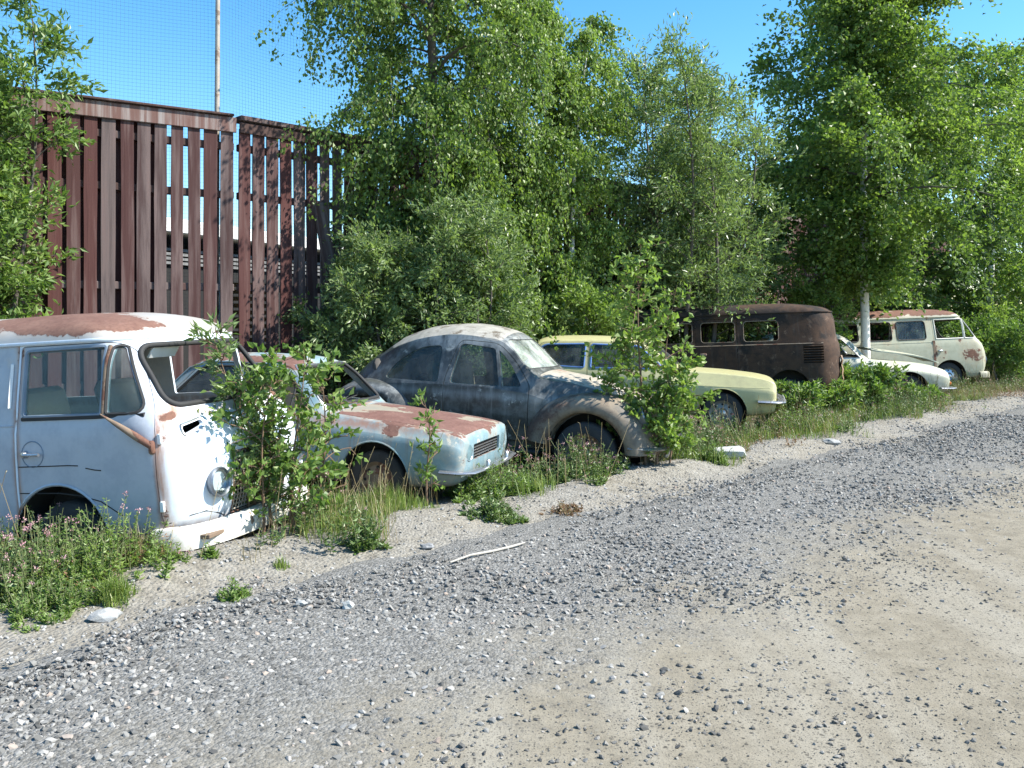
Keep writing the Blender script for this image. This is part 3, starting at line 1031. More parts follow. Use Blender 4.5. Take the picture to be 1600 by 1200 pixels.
# --- the near white bus
M_bus = paint('bus_white', (0.64, 0.69, 0.74), (0.56, 0.63, 0.71), thr=0.70, soft=0.04, scale=2.6, rough=0.42, streak=0.28,
              stripes=((0, 0.78, 0.06, 0.13), (2, 1.20, 0.045, 0.10), (2, 0.44, 0.08, 0.08)), stain_bands=((0, 0.765, 0.085, .95), (2, 0.42, 0.12, .5), (2, 1.20, 0.05, .5)), dirtz=0.55, seed=3.1)
M_bus_side = paint('bus_side_blue', (0.375, 0.40, 0.44), (0.32, 0.345, 0.39), thr=0.72, soft=0.03, scale=2.2, rough=0.42, streak=0.18, streakcol=(.46, .47, .46),
                   stripes=((0, -0.33, 0.06, 0.12), (2, 0.45, 0.06, .10)), stain_bands=((0, -0.335, 0.05, .9), (0, .755, .03, .7)), dirtz=0.55, seed=3.1)
M_bus_roof = paint('bus_roof', (0.66, 0.70, 0.72), (0.60, 0.64, 0.66), zband=(1.75, 1.84, 0.17), thr=0.64, soft=0.03, scale=1.25, rough=0.45, streak=0.1, dirtz=-5, seed=8.4,
                   rust=((0.145, 0.068, 0.048), (0.20, 0.108, 0.078)))
M_bus_bump = paint('bus_bumper', (0.70, 0.69, 0.64), (0.58, 0.55, 0.48), thr=0.67, scale=3, rough=0.5, streak=0.25, dirtz=0.3, seed=1.0)

def near_bus():
    root = vehicle_matrix_root('bus', 'white flat-fronted bus with rusty roof and no windscreen, nearest in the row', 'bus', (-2.79, 6.65, -0.274), 104.3, 3.3, 0.7, 1.0)
    zs, cols = van_levels(BAY)
    car = Car(root, *plan_loft(zs, cols[0], cols[1], cols[2], cols[3], cols[4], 2.6, 2.8))
    gutter(car, zs, cols, 1.737, M_bus, root)
    win_main = rpoly([(-.275, 1.245), (-.275, 1.675), (.335, 1.685), (.335, 1.245)], .02)
    win_vent = rpoly([(.385, 1.245), (.385, 1.68), (.43, 1.68), (.655, 1.245)], [.02, .02, .06, .08])
    side_win = rpoly([(-1.95, 1.25), (-1.95, 1.66), (-.60, 1.66), (-.60, 1.25)], .07)
    rear_win = rpoly([(-.55, 1.28), (.55, 1.28), (.50, 1.62), (-.50, 1.62)], .1)
    ws = rpoly([(-.675, 1.265), (.675, 1.265), (.615, 1.675), (-.615, 1.675)], [.10, .10, .12, .12], 7)
    c = MB()
    c.prism('y', win_main, -1.2, 1.2).prism('y', win_vent, -1.2, 1.2).prism('y', side_win, 0.4, 1.2)
    c.prism('x', ws, .3, 1.3).prism('x', rear_win, -3.8, -2.9)
    for u in (-0.02, -2.42):
        c.prism('y', circle((u, .40), .37), -1.1, -.60).prism('y', circle((u, .40), .37), .60, 1.1)
    gr = rpoly([(-.36, .47), (.34, .47), (.34, .90), (-.36, .90)], .02)
    c.prism('x', gr, .75, 1.3)
    slot = rpoly([(-.70, 1.07), (-.53, 1.12), (-.53, 1.155), (-.70, 1.125)], .02)
    c.prism('x', slot, .5, 1.2)
    car.cut(c)
    roof = car.take('y', [(-4, 1.742), (2, 1.742), (2, 2.2), (-4, 2.2)], -1.5, 1.5, 0.0015)
    dp = rpoly([(-.33, .43), (-.33, 1.718), (.41, 1.718), (.53, 1.60), (.705, 1.25), (.752, 1.10), (.765, .43)], [.03, .04, .10, .2, .08, .1, .05])
    door = car.take('y', dp, -1.2, -.45)
    side = car.take('y', [(-4, .30), (-4, 1.722), (-.345, 1.722), (-.345, .30)], -1.2, -.30, .0015)
    car.panel('side_panel', side, M_bus_side)
    car.panel('body', car.shell, M_bus)
    car.panel('roof', roof, M_bus_roof)
    d = car.panel('door', door, M_bus_side)
    for nm, w in (('window_glass', win_main), ('vent_glass', win_vent)):
        car.panel(nm, car.pane('y', w, -1.2, -.3), M_glass, d, 0.02)
    M_bluef = plain('dull_blue_frame', (0.16, 0.20, 0.25), 0.5, var=0.2)
    car.trim('window_frame', 'y', grow(win_main, .008), -1, .012, M_bluef, parent=d)
    car.trim('window_frame', 'y', grow(win_vent, .008), -1, .012, M_rub, parent=d)
    car.trim('sill_rubber', 'y', [(-.29, 1.222), (0, 1.222), (.3, 1.222), (.66, 1.222)], -1, .017, M_rub, False, parent=d)
    P = [car.on('y', (.36, z), -1, .004) for z in np.linspace(1.24, 1.69, 6)]
    MB().tube(P, .014, 6).build('vent_pillar', M_rustm, d, 60)
    # handle plate, handle, scratches on the door
    h = MB().tube([car.on('y', (-.25, .985), -1, .03), car.on('y', (-.12, .985), -1, .034)], .011, 8)
    h.lathe(car.on('y', (-.255, .985), -1, .0), (0, -1, 0), [(0, .026), (.012, .026), (.034, .018), (.036, .001)], 14)
    h.build('door_handle', M_chrome, d, 40)
    car.trim('handle_dish', 'y', circle((-.20, .985), .088, 24), -1, .0045, M_bluef, parent=d)
    for pts in ([(-.32, .90), (-.1, .902), (.08, .905), (.16, .902)], [(.22, .885), (.29, .872), (.34, .868)], [(-.32, .72), (0.0, .718), (.16, .70), (.32, .66), (.48, .56)]):
        car.trim('crease', 'y', pts, -1, .0045, M_under, False, parent=d)
    # rusty mirror arm at the door's front edge
    a0 = car.on('y', (.735, 1.02), -1, .02); a1_ = car.on('y', (.42, 1.235), -1, .10)
    a0 = np.array(a0); a1_ = np.array(a1_)
    ma = MB().tube([a0, a0 * .7 + a1_ * .3, a0 * .35 + a1_ * .65, a1_], [.022, .026, .018, .004], 8)
    ma.box(a0 + np.array((.0, .005, -.01)), (.04, .04, .09), bev=.012)
    ma.build('mirror_arm', M_rustm, root, 45)
    # trim rail on the panel behind the door, hinges
    tr = [car.on('y', (-.395, z), -1, .006) for z in np.linspace(1.30, 1.60, 5)]
    MB().tube(tr, .014, 4).build('vent_strip', M_plate, root, 60)
    for z in (.62, 1.06):
        MB().box(np.array(car.on('y', (.775, z), -1, .008)), (.03, .02, .07), bev=.004).build('hinge', M_plate, root, 40)
    car.trim('belt_seam', 'y', [(u, 1.178) for u in np.linspace(-3.1, -.36, 16)], -1, .006, M_bus_side, False)
    # windscreen rubber, visor, wipers
    car.trim('windscreen_rubber', 'x', grow(ws, .004), 1, .021, M_rub, off=0.0, n=8)
    MB().box((.47, -.32, 1.63), (.02, .30, .10), rot=Matrix.Rotation(R(35), 3, 'Y'), bev=.006).build('sun_visor', M_plate, root, 40)
    for v0, v1 in ((-.22, .20), (.28, .62)):
        P = [car.on('x', (v0 + (v1 - v0) * k, 1.235 + .05 * k), 1, .02 + .05 * math.sin(math.pi * k)) for k in (0, .33, .66, 1)]
        MB().tube(P, .008, 5).build('wiper', M_rub, root, 60)
    # nose
    M_grbar = paint('grille_bars', (0.62, 0.62, 0.58), (0.40, 0.38, 0.34), thr=.6, scale=6, dirtz=-5)
    gb = MB()
    for k in range(13):
        z = .485 + k * .034
        P = [car.on('x', (v, z), 1, -.012) for v in np.linspace(-.36, .34, 8)]
        gb.tube(P, .0055, 4)
    for k in range(21):
        v = -.355 + k * .0345
        P = [car.on('x', (v, z), 1, -.016) for z in np.linspace(.475, .895, 5)]
        gb.tube(P, .0055, 4)
    gb.build('grille', M_grbar, root, 60)
    MB().box((.80, -.01, .73), (.02, .9, .62), bev=.004).build('grille_backing', M_under, root)  # dark sheet added so the opening stays shaded behind the mesh
    car.trim('grille_edge', 'x', gr, 1, .006, M_rustm)
    for v in (-.52, .52):
        c0 = np.array(car.on('x', (v, .72), 1, .012))
        headlight(root, c0, (1, v * .12, .06), .092)
    for v in (-.615,):
        car.trim('indicator_bezel', 'x', grow(slot, .012), 1, .008, M_chrome)
    car.trim('front_crease', 'x', [(-.80, .50), (-.7, .535), (-.6, .54), (-.48, .50), (-.42, .47)], 1, .004, M_under, False)
    th = MB().tube([(1.0, -.30, .44), (1.07, -.30, .45), (1.09, -.30, .40), (1.06, -.30, .36)], .018, 8)
    th.build('tow_hook', M_rustm, root, 60)
    van_bumper(root, M_bus_bump, .315, .475, 1.10)
    # a step of rusty tread over the bumper
    MB().box((.97, 0, .40), (.16, 1.5, .03), bev=.005).build('bumper_bracket', M_rustm, root)
    for v in (-1, 1):
        arch_liner(root, -.02, v * .845, .40, .368, .26); arch_liner(root, -2.42, v * .845, .40, .368, .26)
        for u in (-.02, -2.42):
            wheel(root, u, v * .70, .33, .31, rim_mat=M_rustm, hub=False)
        car.trim('arch_lip', 'y', [(-.02 + .378 * math.cos(a), .40 + .378 * math.sin(a)) for a in np.linspace(.15, math.pi - .15, 18)], v, .011, M_bus_side, False)
    # cab
    MB().box((-1.2, 0, .52), (3.9, 1.5, .04)).build('floor', M_under, root)
    MB().box((.60, 0, 1.13), (.30, 1.34, .16), bev=.05).build('dashboard', M_dash, root, 40)
    steering(root, (.33, .40, 1.17), .205, 66)
    seat(root, -.15, -.42, .80, .5, M_seat, .62); seat(root, -.15, .42, .80, .5, M_seat, .62)
    return root

# --- burnt brown bus, seen from its left with its tail to the road
M_burnt = paint('burnt_shaded_steel', (0.070, 0.040, 0.026), (0.042, 0.028, 0.022), rust=((0.020, 0.017, 0.016), (0.030, 0.023, 0.020)), thr=0.56, soft=0.14, halo_w=0, zband=(1.40, 1.75, .17), scale=2.2, rough=0.85,  # burnt brown, darkened in colour for the birch's shade; darkest at the top
                streak=0.45, streakcol=(0.10, 0.095, 0.09), dirtz=.3, spec=.25, chip=0.09, chipcol=(0.13, 0.085, 0.06), seed=5.5)
M_burnt_l = paint('burnt_edge', (0.16, 0.14, 0.13), (0.07, 0.055, 0.05), thr=0.55, scale=5, rough=0.8, dirtz=-5)
def burnt_bus():
    root = vehicle_matrix_root('bus', 'burnt-out brown bus without glass, its louvred tail towards the road', 'bus', (2.68, 15.98, -0.05), -76.2, -2.2, 2.0, 0.96)
    zs, cols = van_levels(SPLIT)
    car = Car(root, *plan_loft(zs, cols[0], cols[1], cols[2], cols[3], cols[4], 2.3, 2.4))
    gutter(car, zs, cols, 1.735, M_burnt, root)
    c = MB()
    wins = [rpoly([(a, 1.235), (a, 1.60), (a + .60, 1.60), (a + .60, 1.235)], .07) for a in (-2.25, -1.50, -.75)]
    wins.append(rpoly([(.02, 1.235), (.02, 1.60), (.42, 1.58), (.55, 1.235)], .07))
    for w in wins: c.prism('y', w, -1.2, 1.2)
    c.prism('x', rpoly([(-.62, 1.26), (-.06, 1.26), (-.06, 1.6), (-.55, 1.6)], .08), .3, 1.2).prism('x', rpoly([(.06, 1.26), (.62, 1.26), (.55, 1.6), (.06, 1.6)], .08), .3, 1.2)
    c.prism('x', rpoly([(-.42, 1.30), (.42, 1.30), (.38, 1.56), (-.38, 1.56)], .1), -3.6, -2.9)
    for u in (0, -2.4):
        c.prism('y', circle((u, .36), .36), -1.1, -.6).prism('y', circle((u, .36), .36), .6, 1.1)
    lv = rpoly([(-3.0, .83), (-3.0, 1.15), (-2.66, 1.15), (-2.66, .83)], .02)
    c.prism('y', lv, .5, 1.2)
    car.cut(c)
    door = car.take('y', rpoly([(-.80, .42), (-.80, 1.66), (-1.54, 1.66), (-1.54, .42)], .03), .4, 1.2)
    door2 = car.take('y', rpoly([(-.02, .42), (-.02, 1.66), (-.78, 1.66), (-.78, .42)], .03), .4, 1.2)
    car.panel('body', car.shell, M_burnt)
    car.panel('side_door', door, M_burnt); car.panel('side_door', door2, M_burnt)
    for w in wins:
        car.trim('window_edge', 'y', w, 1, .008, M_burnt_l, parent=root)
    for k in range(7):
        z = .855 + k * .045
        MB().box((-2.83, car.on('y', (-2.83, z), 1, -.012)[1], z), (.33, .035, .014), rot=Matrix.Rotation(R(28), 3, 'X')).build('louvre', M_burnt, root)
    MB().box((-2.83, .70, .99), (.4, .02, .42)).build('louvre_backing', M_under, root)
    MB().box(np.array(car.on('y', (-.93, 1.02), 1, .02)), (.13, .03, .05), bev=.01).build('door_handle', M_burnt_l, root, 40)
    car.trim('belt_seam', 'y', [(u, 1.175) for u in np.linspace(-3.0, .5, 18)], 1, .008, M_burnt_l, False)
    for v in (-1, 1):
        for u in (0, -2.4): arch_liner(root, u, v * .85, .36, .358, .25)
    # torn sheet hanging at the tail
    sp = []
    for k in range(7):
        sp.append((-3.32 - .02 * (k % 2), .42 + .03 * math.sin(k * 2.1), .95 - .085 * k))
    V, F = [], []
    for k, p in enumerate(sp):
        w = .05 + .035 * ((k * 7) % 3)
        V += [(p[0], p[1] - w, p[2]), (p[0] - .03, p[1], p[2]), (p[0], p[1] + w, p[2])]
    for k in range(len(sp) - 1):
        for j in range(2): F.append((k * 3 + j, k * 3 + j + 1, k * 3 + j + 4, k * 3 + j + 3))
    MB().add(V, F).build('torn_sheet', paint('torn_rust', (0.36, 0.19, 0.09), (0.25, 0.12, 0.06), thr=.6, scale=5, dirtz=-5), root, 20)
    MB().box((-1.2, 0, .5), (3.8, 1.5, .04)).build('floor', M_under, root)
    for u in (-2.4,):
        wheel(root, u, .72, .25, .30, rim_mat=M_rustm)
    return root

# --- far cream bus
M_cream = paint('cream_paint', (0.40, 0.40, 0.30), (0.34, 0.34, 0.25), thr=0.61, soft=.04, scale=2.4, rough=.5, streak=.4, dirtz=.5, seed=2.2)
M_creamroof = paint('cream_roof', (0.56, 0.56, 0.47), (0.5, 0.5, 0.42), thr=0.60, soft=.03, zband=(1.74, 1.80, .20), scale=1.3, rough=.6, streak=.1, dirtz=-5, seed=6.1)
def far_bus():
    root = vehicle_matrix_root('bus', 'cream bus with rusty roof standing behind the birch trunk at the far end', 'bus', (9.75, 20.1, -0.10), 86, 2.2, -3.0, 1.0)
    zs, cols = van_levels(BAY)
    car = Car(root, *plan_loft(zs, cols[0], cols[1], cols[2], cols[3], cols[4], 2.6, 2.8))
    gutter(car, zs, cols, 1.737, M_cream, root)
    wins = [rpoly([(a, 1.25), (a, 1.66), (b, 1.66), (b, 1.25)], .07) for a, b in ((-1.17, -.50), (-1.95, -1.29), (-2.80, -2.06))]
    dw = rpoly([(-.28, 1.245), (-.28, 1.68), (.36, 1.68), (.36, 1.245)], .02); dv = rpoly([(.39, 1.245), (.39, 1.68), (.43, 1.68), (.655, 1.245)], [.02, .02, .06, .08])
    ws = rpoly([(-.675, 1.265), (.675, 1.265), (.615, 1.675), (-.615, 1.675)], .11, 6)
    c = MB()
    for w in wins + [dw, dv]: c.prism('y', w, -1.2, 1.2)
    c.prism('x', ws, .3, 1.3).prism('x', rpoly([(-.55, 1.28), (.55, 1.28), (.5, 1.62), (-.5, 1.62)], .1), -3.8, -2.9)
    for u in (0, -2.4):
        c.prism('y', circle((u, .40), .37), -1.1, -.6).prism('y', circle((u, .40), .37), .6, 1.1)
    car.cut(c)
    roof = car.take('y', [(-4, 1.742), (2, 1.742), (2, 2.2), (-4, 2.2)], -1.5, 1.5, .0015)
    door = car.take('y', rpoly([(-.34, .43), (-.34, 1.718), (.41, 1.718), (.53, 1.60), (.705, 1.25), (.752, 1.10), (.765, .43)], [.03, .04, .1, .2, .08, .1, .05]), -1.2, -.45)
    car.panel('body', car.shell, M_cream); car.panel('roof', roof, M_creamroof)
    d = car.panel('door', door, M_cream)
    M_fr = plain('pale_frame', (0.6, 0.6, 0.55), .5)
    car.trim('window_frame', 'y', dw, -1, .013, M_fr, parent=d); car.trim('window_frame', 'y', dv, -1, .011, M_fr, parent=d)
    for w in wins: car.trim('window_rubber', 'y', w, -1, .012, M_rub)
    car.trim('windscreen_rubber', 'x', ws, 1, .018, M_rub)
    car.panel('side_glass', car.pane('y', wins[0], -1.2, -.3), M_glass, root, .02)
    MB().box(np.array(car.on('y', (-.22, .98), -1, .02)), (.12, .03, .04), bev=.01).build('door_handle', M_chrome, d, 40)
    car.trim('belt_seam', 'y', [(u, 1.178) for u in np.linspace(-3.1, -.36, 14)], -1, .007, M_cream, False)
    MB().box((-.345, car.on('y', (-.36, .8), -1, -.004)[1], .82), (.05, .02, .78)).build('pillar_gap', M_rustm, root)
    for v in (-.52, .52):
        headlight(root, np.array(car.on('x', (v, .74), 1, .012)), (1, v * .12, .06), .092)
    van_bumper(root, M_cream, .33, .48, 1.09)
    for v in (-1, 1):
        for u in (0, -2.4):
            arch_liner(root, u, v * .845, .40, .368, .26); wheel(root, u, v * .72, .40, .31)
    MB().box((-1.2, 0, .52), (3.9, 1.5, .04)).build('floor', M_under, root)
    MB().box((.60, 0, 1.13), (.30, 1.34, .16), bev=.05).build('dashboard', M_dash, root, 40)
    steering(root, (.33, .40, 1.17), .205, 66)
    seat(root, -.15, -.42, .80, .5, M_seatd); seat(root, -.15, .42, .80, .5, M_seatd)
    return root

# ------------------------------------------------------------------ saloon cars: cross-sections strung along the length
def sect(z0, w0, zb, wb, zs, ws, zt, bulge=.022, crown=2.4):
    h = [(0, z0), (w0 * .5, z0), (w0 - .05, z0), (w0 - .008, z0 + .035)]
    for t in np.linspace(0, 1, 8)[1:]:
        h.append((w0 + (wb - w0) * t + bulge * math.sin(math.pi * t) * (1 if t < 1 else 0), z0 + .05 + (zb - z0 - .05) * t))
    for t in (.10, .3, .5, .7, .9, 1):
        h.append((wb + (ws - wb) * t, zb + (zs - zb) * t))
    for t in np.linspace(0, 1, 10)[1:]:
        h.append((ws * (1 - t), zs + (zt - zs) * (1 - (1 - t) ** crown)))
    return h

def long_loft(tab, sub=3, bulge=.022, crown=2.4):
    us = [r[0] for r in tab]
    uu = []
    for a, b in zip(us[:-1], us[1:]):
        k = sub if abs(b - a) > .08 else 1
        uu += list(np.linspace(a, b, k + 1)[:-1])
    uu.append(us[-1])
    cols = [pchip(uu, us, [r[k] for r in tab]) for k in range(1, 8)]
    rings = []
    for i, u in enumerate(uu):
        h = sect(*[c[i] for c in cols], bulge, crown)
        rings.append([(u, y, z) for y, z in h] + [(u, -y, z) for y, z in h[-2:0:-1]])
    return loft(rings)

def round_sun(x): return x

M_blue = paint('pale_blue_paint', (0.170, 0.265, 0.300), (0.235, 0.32, 0.345), thr=0.63, soft=.03, up=.13, scale=2.3, rough=.5, streak=.55, streakcol=(.20, .12, .085), stain_bands=((2, .80, .09, .75), (0, -.53, .03, .8)), dirtz=.42, seed=4.0,
               rust=((0.13, 0.06, 0.045), (0.18, 0.092, 0.07)), chip=.07, chipcol=(.46, .45, .39))
M_bluehood = paint('rusty_bonnet', (0.30, 0.34, 0.32), (0.42, 0.41, 0.34), thr=0.50, soft=.03, up=.06, scale=2.0, rough=.55, streak=.15, dirtz=-5, seed=9.0,
                   rust=((0.14, 0.065, 0.05), (0.19, 0.10, 0.078)), chip=.12, chipcol=(.46, .45, .37))
BLUE = [  # u, z0, w0, zb, wb, zs, ws, zt
    (.86, .40, .60, .58, .66, .68, .62, .695), (.835, .33, .66, .62, .70, .72, .655, .74), (.72, .28, .70, .66, .73, .755, .665, .79), (.40, .25, .715, .69, .745, .79, .67, .825), (0, .24, .72, .72, .75, .82, .67, .86),
    (-.40, .23, .725, .75, .755, .85, .67, .885), (-.54, .23, .725, .77, .755, .865, .655, .90), (-.58, .23, .725, .775, .755, .90, .645, .935), (-.98, .23, .725, .80, .755, 1.265, .535, 1.325), (-1.06, .23, .725, .80, .755, 1.295, .53, 1.36),
    (-1.5, .23, .725, .81, .755, 1.31, .54, 1.38), (-2.0, .23, .725, .81, .755, 1.295, .535, 1.36), (-2.14, .23, .725, .81, .755, 1.265, .53, 1.325), (-2.5, .24, .725, .80, .75, .91, .63, .945), (-2.56, .24, .72, .79, .745, .875, .655, .905),
    (-2.9, .27, .71, .77, .735, .85, .65, .88), (-3.2, .33, .68, .74, .71, .81, .63, .84), (-3.23, .38, .62, .70, .67, .76, .60, .78)]
def blue_sedan():
    root = vehicle_matrix_root('car', 'pale blue saloon with rusty bonnet between the white bus and the black car', 'car', (-1.02, 8.18, -0.065), 106.5, -2.2, -.5, 0.93)
    car = Car(root, *long_loft(BLUE))
    wf = rpoly([(-.70, .885), (-1.06, 1.245), (-1.50, 1.262), (-1.50, .885)], [.03, .05, .03, .03])
    wr = rpoly([(-1.58, .885), (-1.58, 1.262), (-2.02, 1.245), (-2.33, .905)], [.03, .03, .08, .05])
    ws = rpoly([(-.60, .935), (.60, .935), (.49, 1.275), (-.49, 1.275)], .05)
    rw = rpoly([(-.56, .97), (.56, .97), (.47, 1.27), (-.47, 1.27)], .07)
    c = MB().prism('y', wf, -1, 1).prism('y', wr, -1, 1).prism('x', ws, -1.04, -.3).prism('x', rw, -2.8, -2.06)
    for u in (0, -2.28):
        c.prism('y', circle((u, .30), .345), -.9, -.5).prism('y', circle((u, .30), .345), .5, .9)
    gp = rpoly([(-.40, .50), (.40, .50), (.40, .645), (-.40, .645)], .02)
    c.prism('x', gp, .75, 1.0)
    car.cut(c)
    hood = car.take('z', rpoly([(-.50, -.60), (-.50, .60), (.815, .57), (.815, -.57)], .05), .67, 1.2)
    door = car.take('y', rpoly([(-.53, .27), (-.53, .83), (-.63, .865), (-1.03, 1.285), (-1.54, 1.295), (-1.54, .27)], [.04, .03, .03, .06, .03, .04]), -1, -.3)
    door2 = car.take('y', rpoly([(-1.55, .27), (-1.55, 1.295), (-2.06, 1.28), (-2.40, .88), (-2.28, .64), (-2.0, .55), (-1.93, .27)], .04), -1, -.3)
    car.panel('body', car.shell, M_blue); car.panel('bonnet', hood, M_bluehood)
    d = car.panel('door', door, M_blue); d2 = car.panel('door', door2, M_blue)
    car.panel('window_glass', car.pane('y', wr, -1, -.2), M_glassd, d2, .02)
    car.trim('window_frame', 'y', wf, -1, .012, M_rub, parent=d); car.trim('window_frame', 'y', wr, -1, .012, M_rub, parent=d2)
    P = [car.on('y', (-.93, z), -1, .0) for z in np.linspace(.89, 1.11, 4)]
    MB().tube(P, .011, 6).build('vent_pillar', M_rub, d, 60)
    car.trim('windscreen_rubber', 'x', grow(ws, .006), 1, .019, M_rub, n=8)
    car.panel('rear_glass', car.pane('x', rw, -2.8, -2.06), M_glassd, root, .02)
    # bright strip round the screen, gutter along the roof
    car.trim('windscreen_trim', 'x', grow(ws, .026), 1, .010, M_chrome)
    for s in (-1, 1):
        P = [car.on('y', (u, z), s, .006) for u, z in ((-.99, 1.287), (-1.2, 1.298), (-1.6, 1.30), (-2.0, 1.287), (-2.2, 1.21), (-2.42, .975))]
        P = [p for p in P if p is not None]
        MB().tube(P, .010, 6).build('rain_gutter', M_blue, root, 60)
    # nose
    for v in (-.515, .515):
        headlight(root, (.835, v, .585), (1, 0, .05), .082)
    for k in range(5):
        MB().box((.835, 0, .522 + k * .027), (.012, .80, .010)).build('grille_bar', M_chrome, root)
    MB().box((.77, 0, .57), (.02, .9, .24)).build('grille_backing', M_under, root)
    bp = MB()
    P = [(.66, -.75, .42), (.84, -.735, .42), (.93, -.66, .42), (.97, -.3, .42), (.975, 0, .42), (.97, .3, .42), (.93, .66, .42), (.84, .735, .42), (.66, .75, .42)]
    bp.tube(P, .05, 8, flat=.35)
    bp.build('bumper', M_chrome, root, 50)
    for v in (-.3, .3):
        MB().box((.98, v, .42), (.04, .05, .16), bev=.015).build('overrider', M_chrome, root, 40)
    for v in (-1, 1):
        for u in (0, -2.28):
            arch_liner(root, u, v * .735, .30, .343, .22); wheel(root, u, v * .62, .27, .285, .14, rim_mat=M_rustm, hub=False)
        car.trim('arch_lip', 'y', [(.352 * math.cos(a), .30 + .352 * math.sin(a)) for a in np.linspace(.1, math.pi - .1, 18)], v, .010, M_blue, False)
    MB().box((-1.2, 0, .35), (2.5, 1.3, .03)).build('floor', M_under, root)
    MB().box((-.70, 0, .84), (.22, 1.24, .14), bev=.04).build('dashboard', M_dash, root, 40)
    steering(root, (-.92, .33, .92), .18, 45)
    seat(root, -1.30, -.33, .55, .46, M_seat, .52); seat(root, -1.30, .33, .55, .46, M_seat, .52)
    seat(root, -2.05, 0, .55, 1.15, M_seatd, .5)
    wiper(root, car, 'x', [(-.45, .925), (-.3, .94), (-.1, .96), (.05, .97)])
    return root

M_dullrim = plain('dull_silver_rim', (0.26, 0.25, 0.23), .55, .2, var=.3)
M_yel = paint('pale_yellow_paint', (0.47, 0.44, 0.23), (0.41, 0.38, 0.205), thr=0.74, soft=.03, scale=2.0, rough=.33, streak=.18, dirtz=.38, seed=7.7)
M_bluetrim = plain('blue_window_trim', (0.10, 0.19, 0.42), .4, var=.2)
YEL = [
    (.80, .44, .62, .62, .70, .74, .66, .76), (.775, .37, .70, .665, .765, .795, .70, .82), (.66, .33, .735, .69, .782, .85, .70, .875), (.35, .29, .745, .71, .792, .90, .685, .925), (0, .27, .75, .72, .795, .925, .675, .955), (-.55, .26, .75, .745, .80, .95, .67, .985),
    (-.70, .26, .75, .77, .80, .965, .67, 1.0), (-.74, .26, .75, .78, .80, 1.0, .665, 1.035), (-1.22, .26, .75, .83, .80, 1.335, .575, 1.40), (-1.32, .26, .75, .84, .80, 1.365, .57, 1.43), (-2.0, .26, .75, .85, .80, 1.38, .575, 1.455), (-2.8, .26, .75, .85, .80, 1.36, .57, 1.43),
    (-2.98, .26, .75, .84, .80, 1.325, .565, 1.39), (-3.45, .28, .745, .83, .79, .96, .66, .995), (-3.55, .30, .74, .82, .785, .92, .67, .95), (-3.8, .34, .72, .80, .77, .90, .66, .93), (-3.95, .40, .68, .76, .73, .85, .63, .87)]
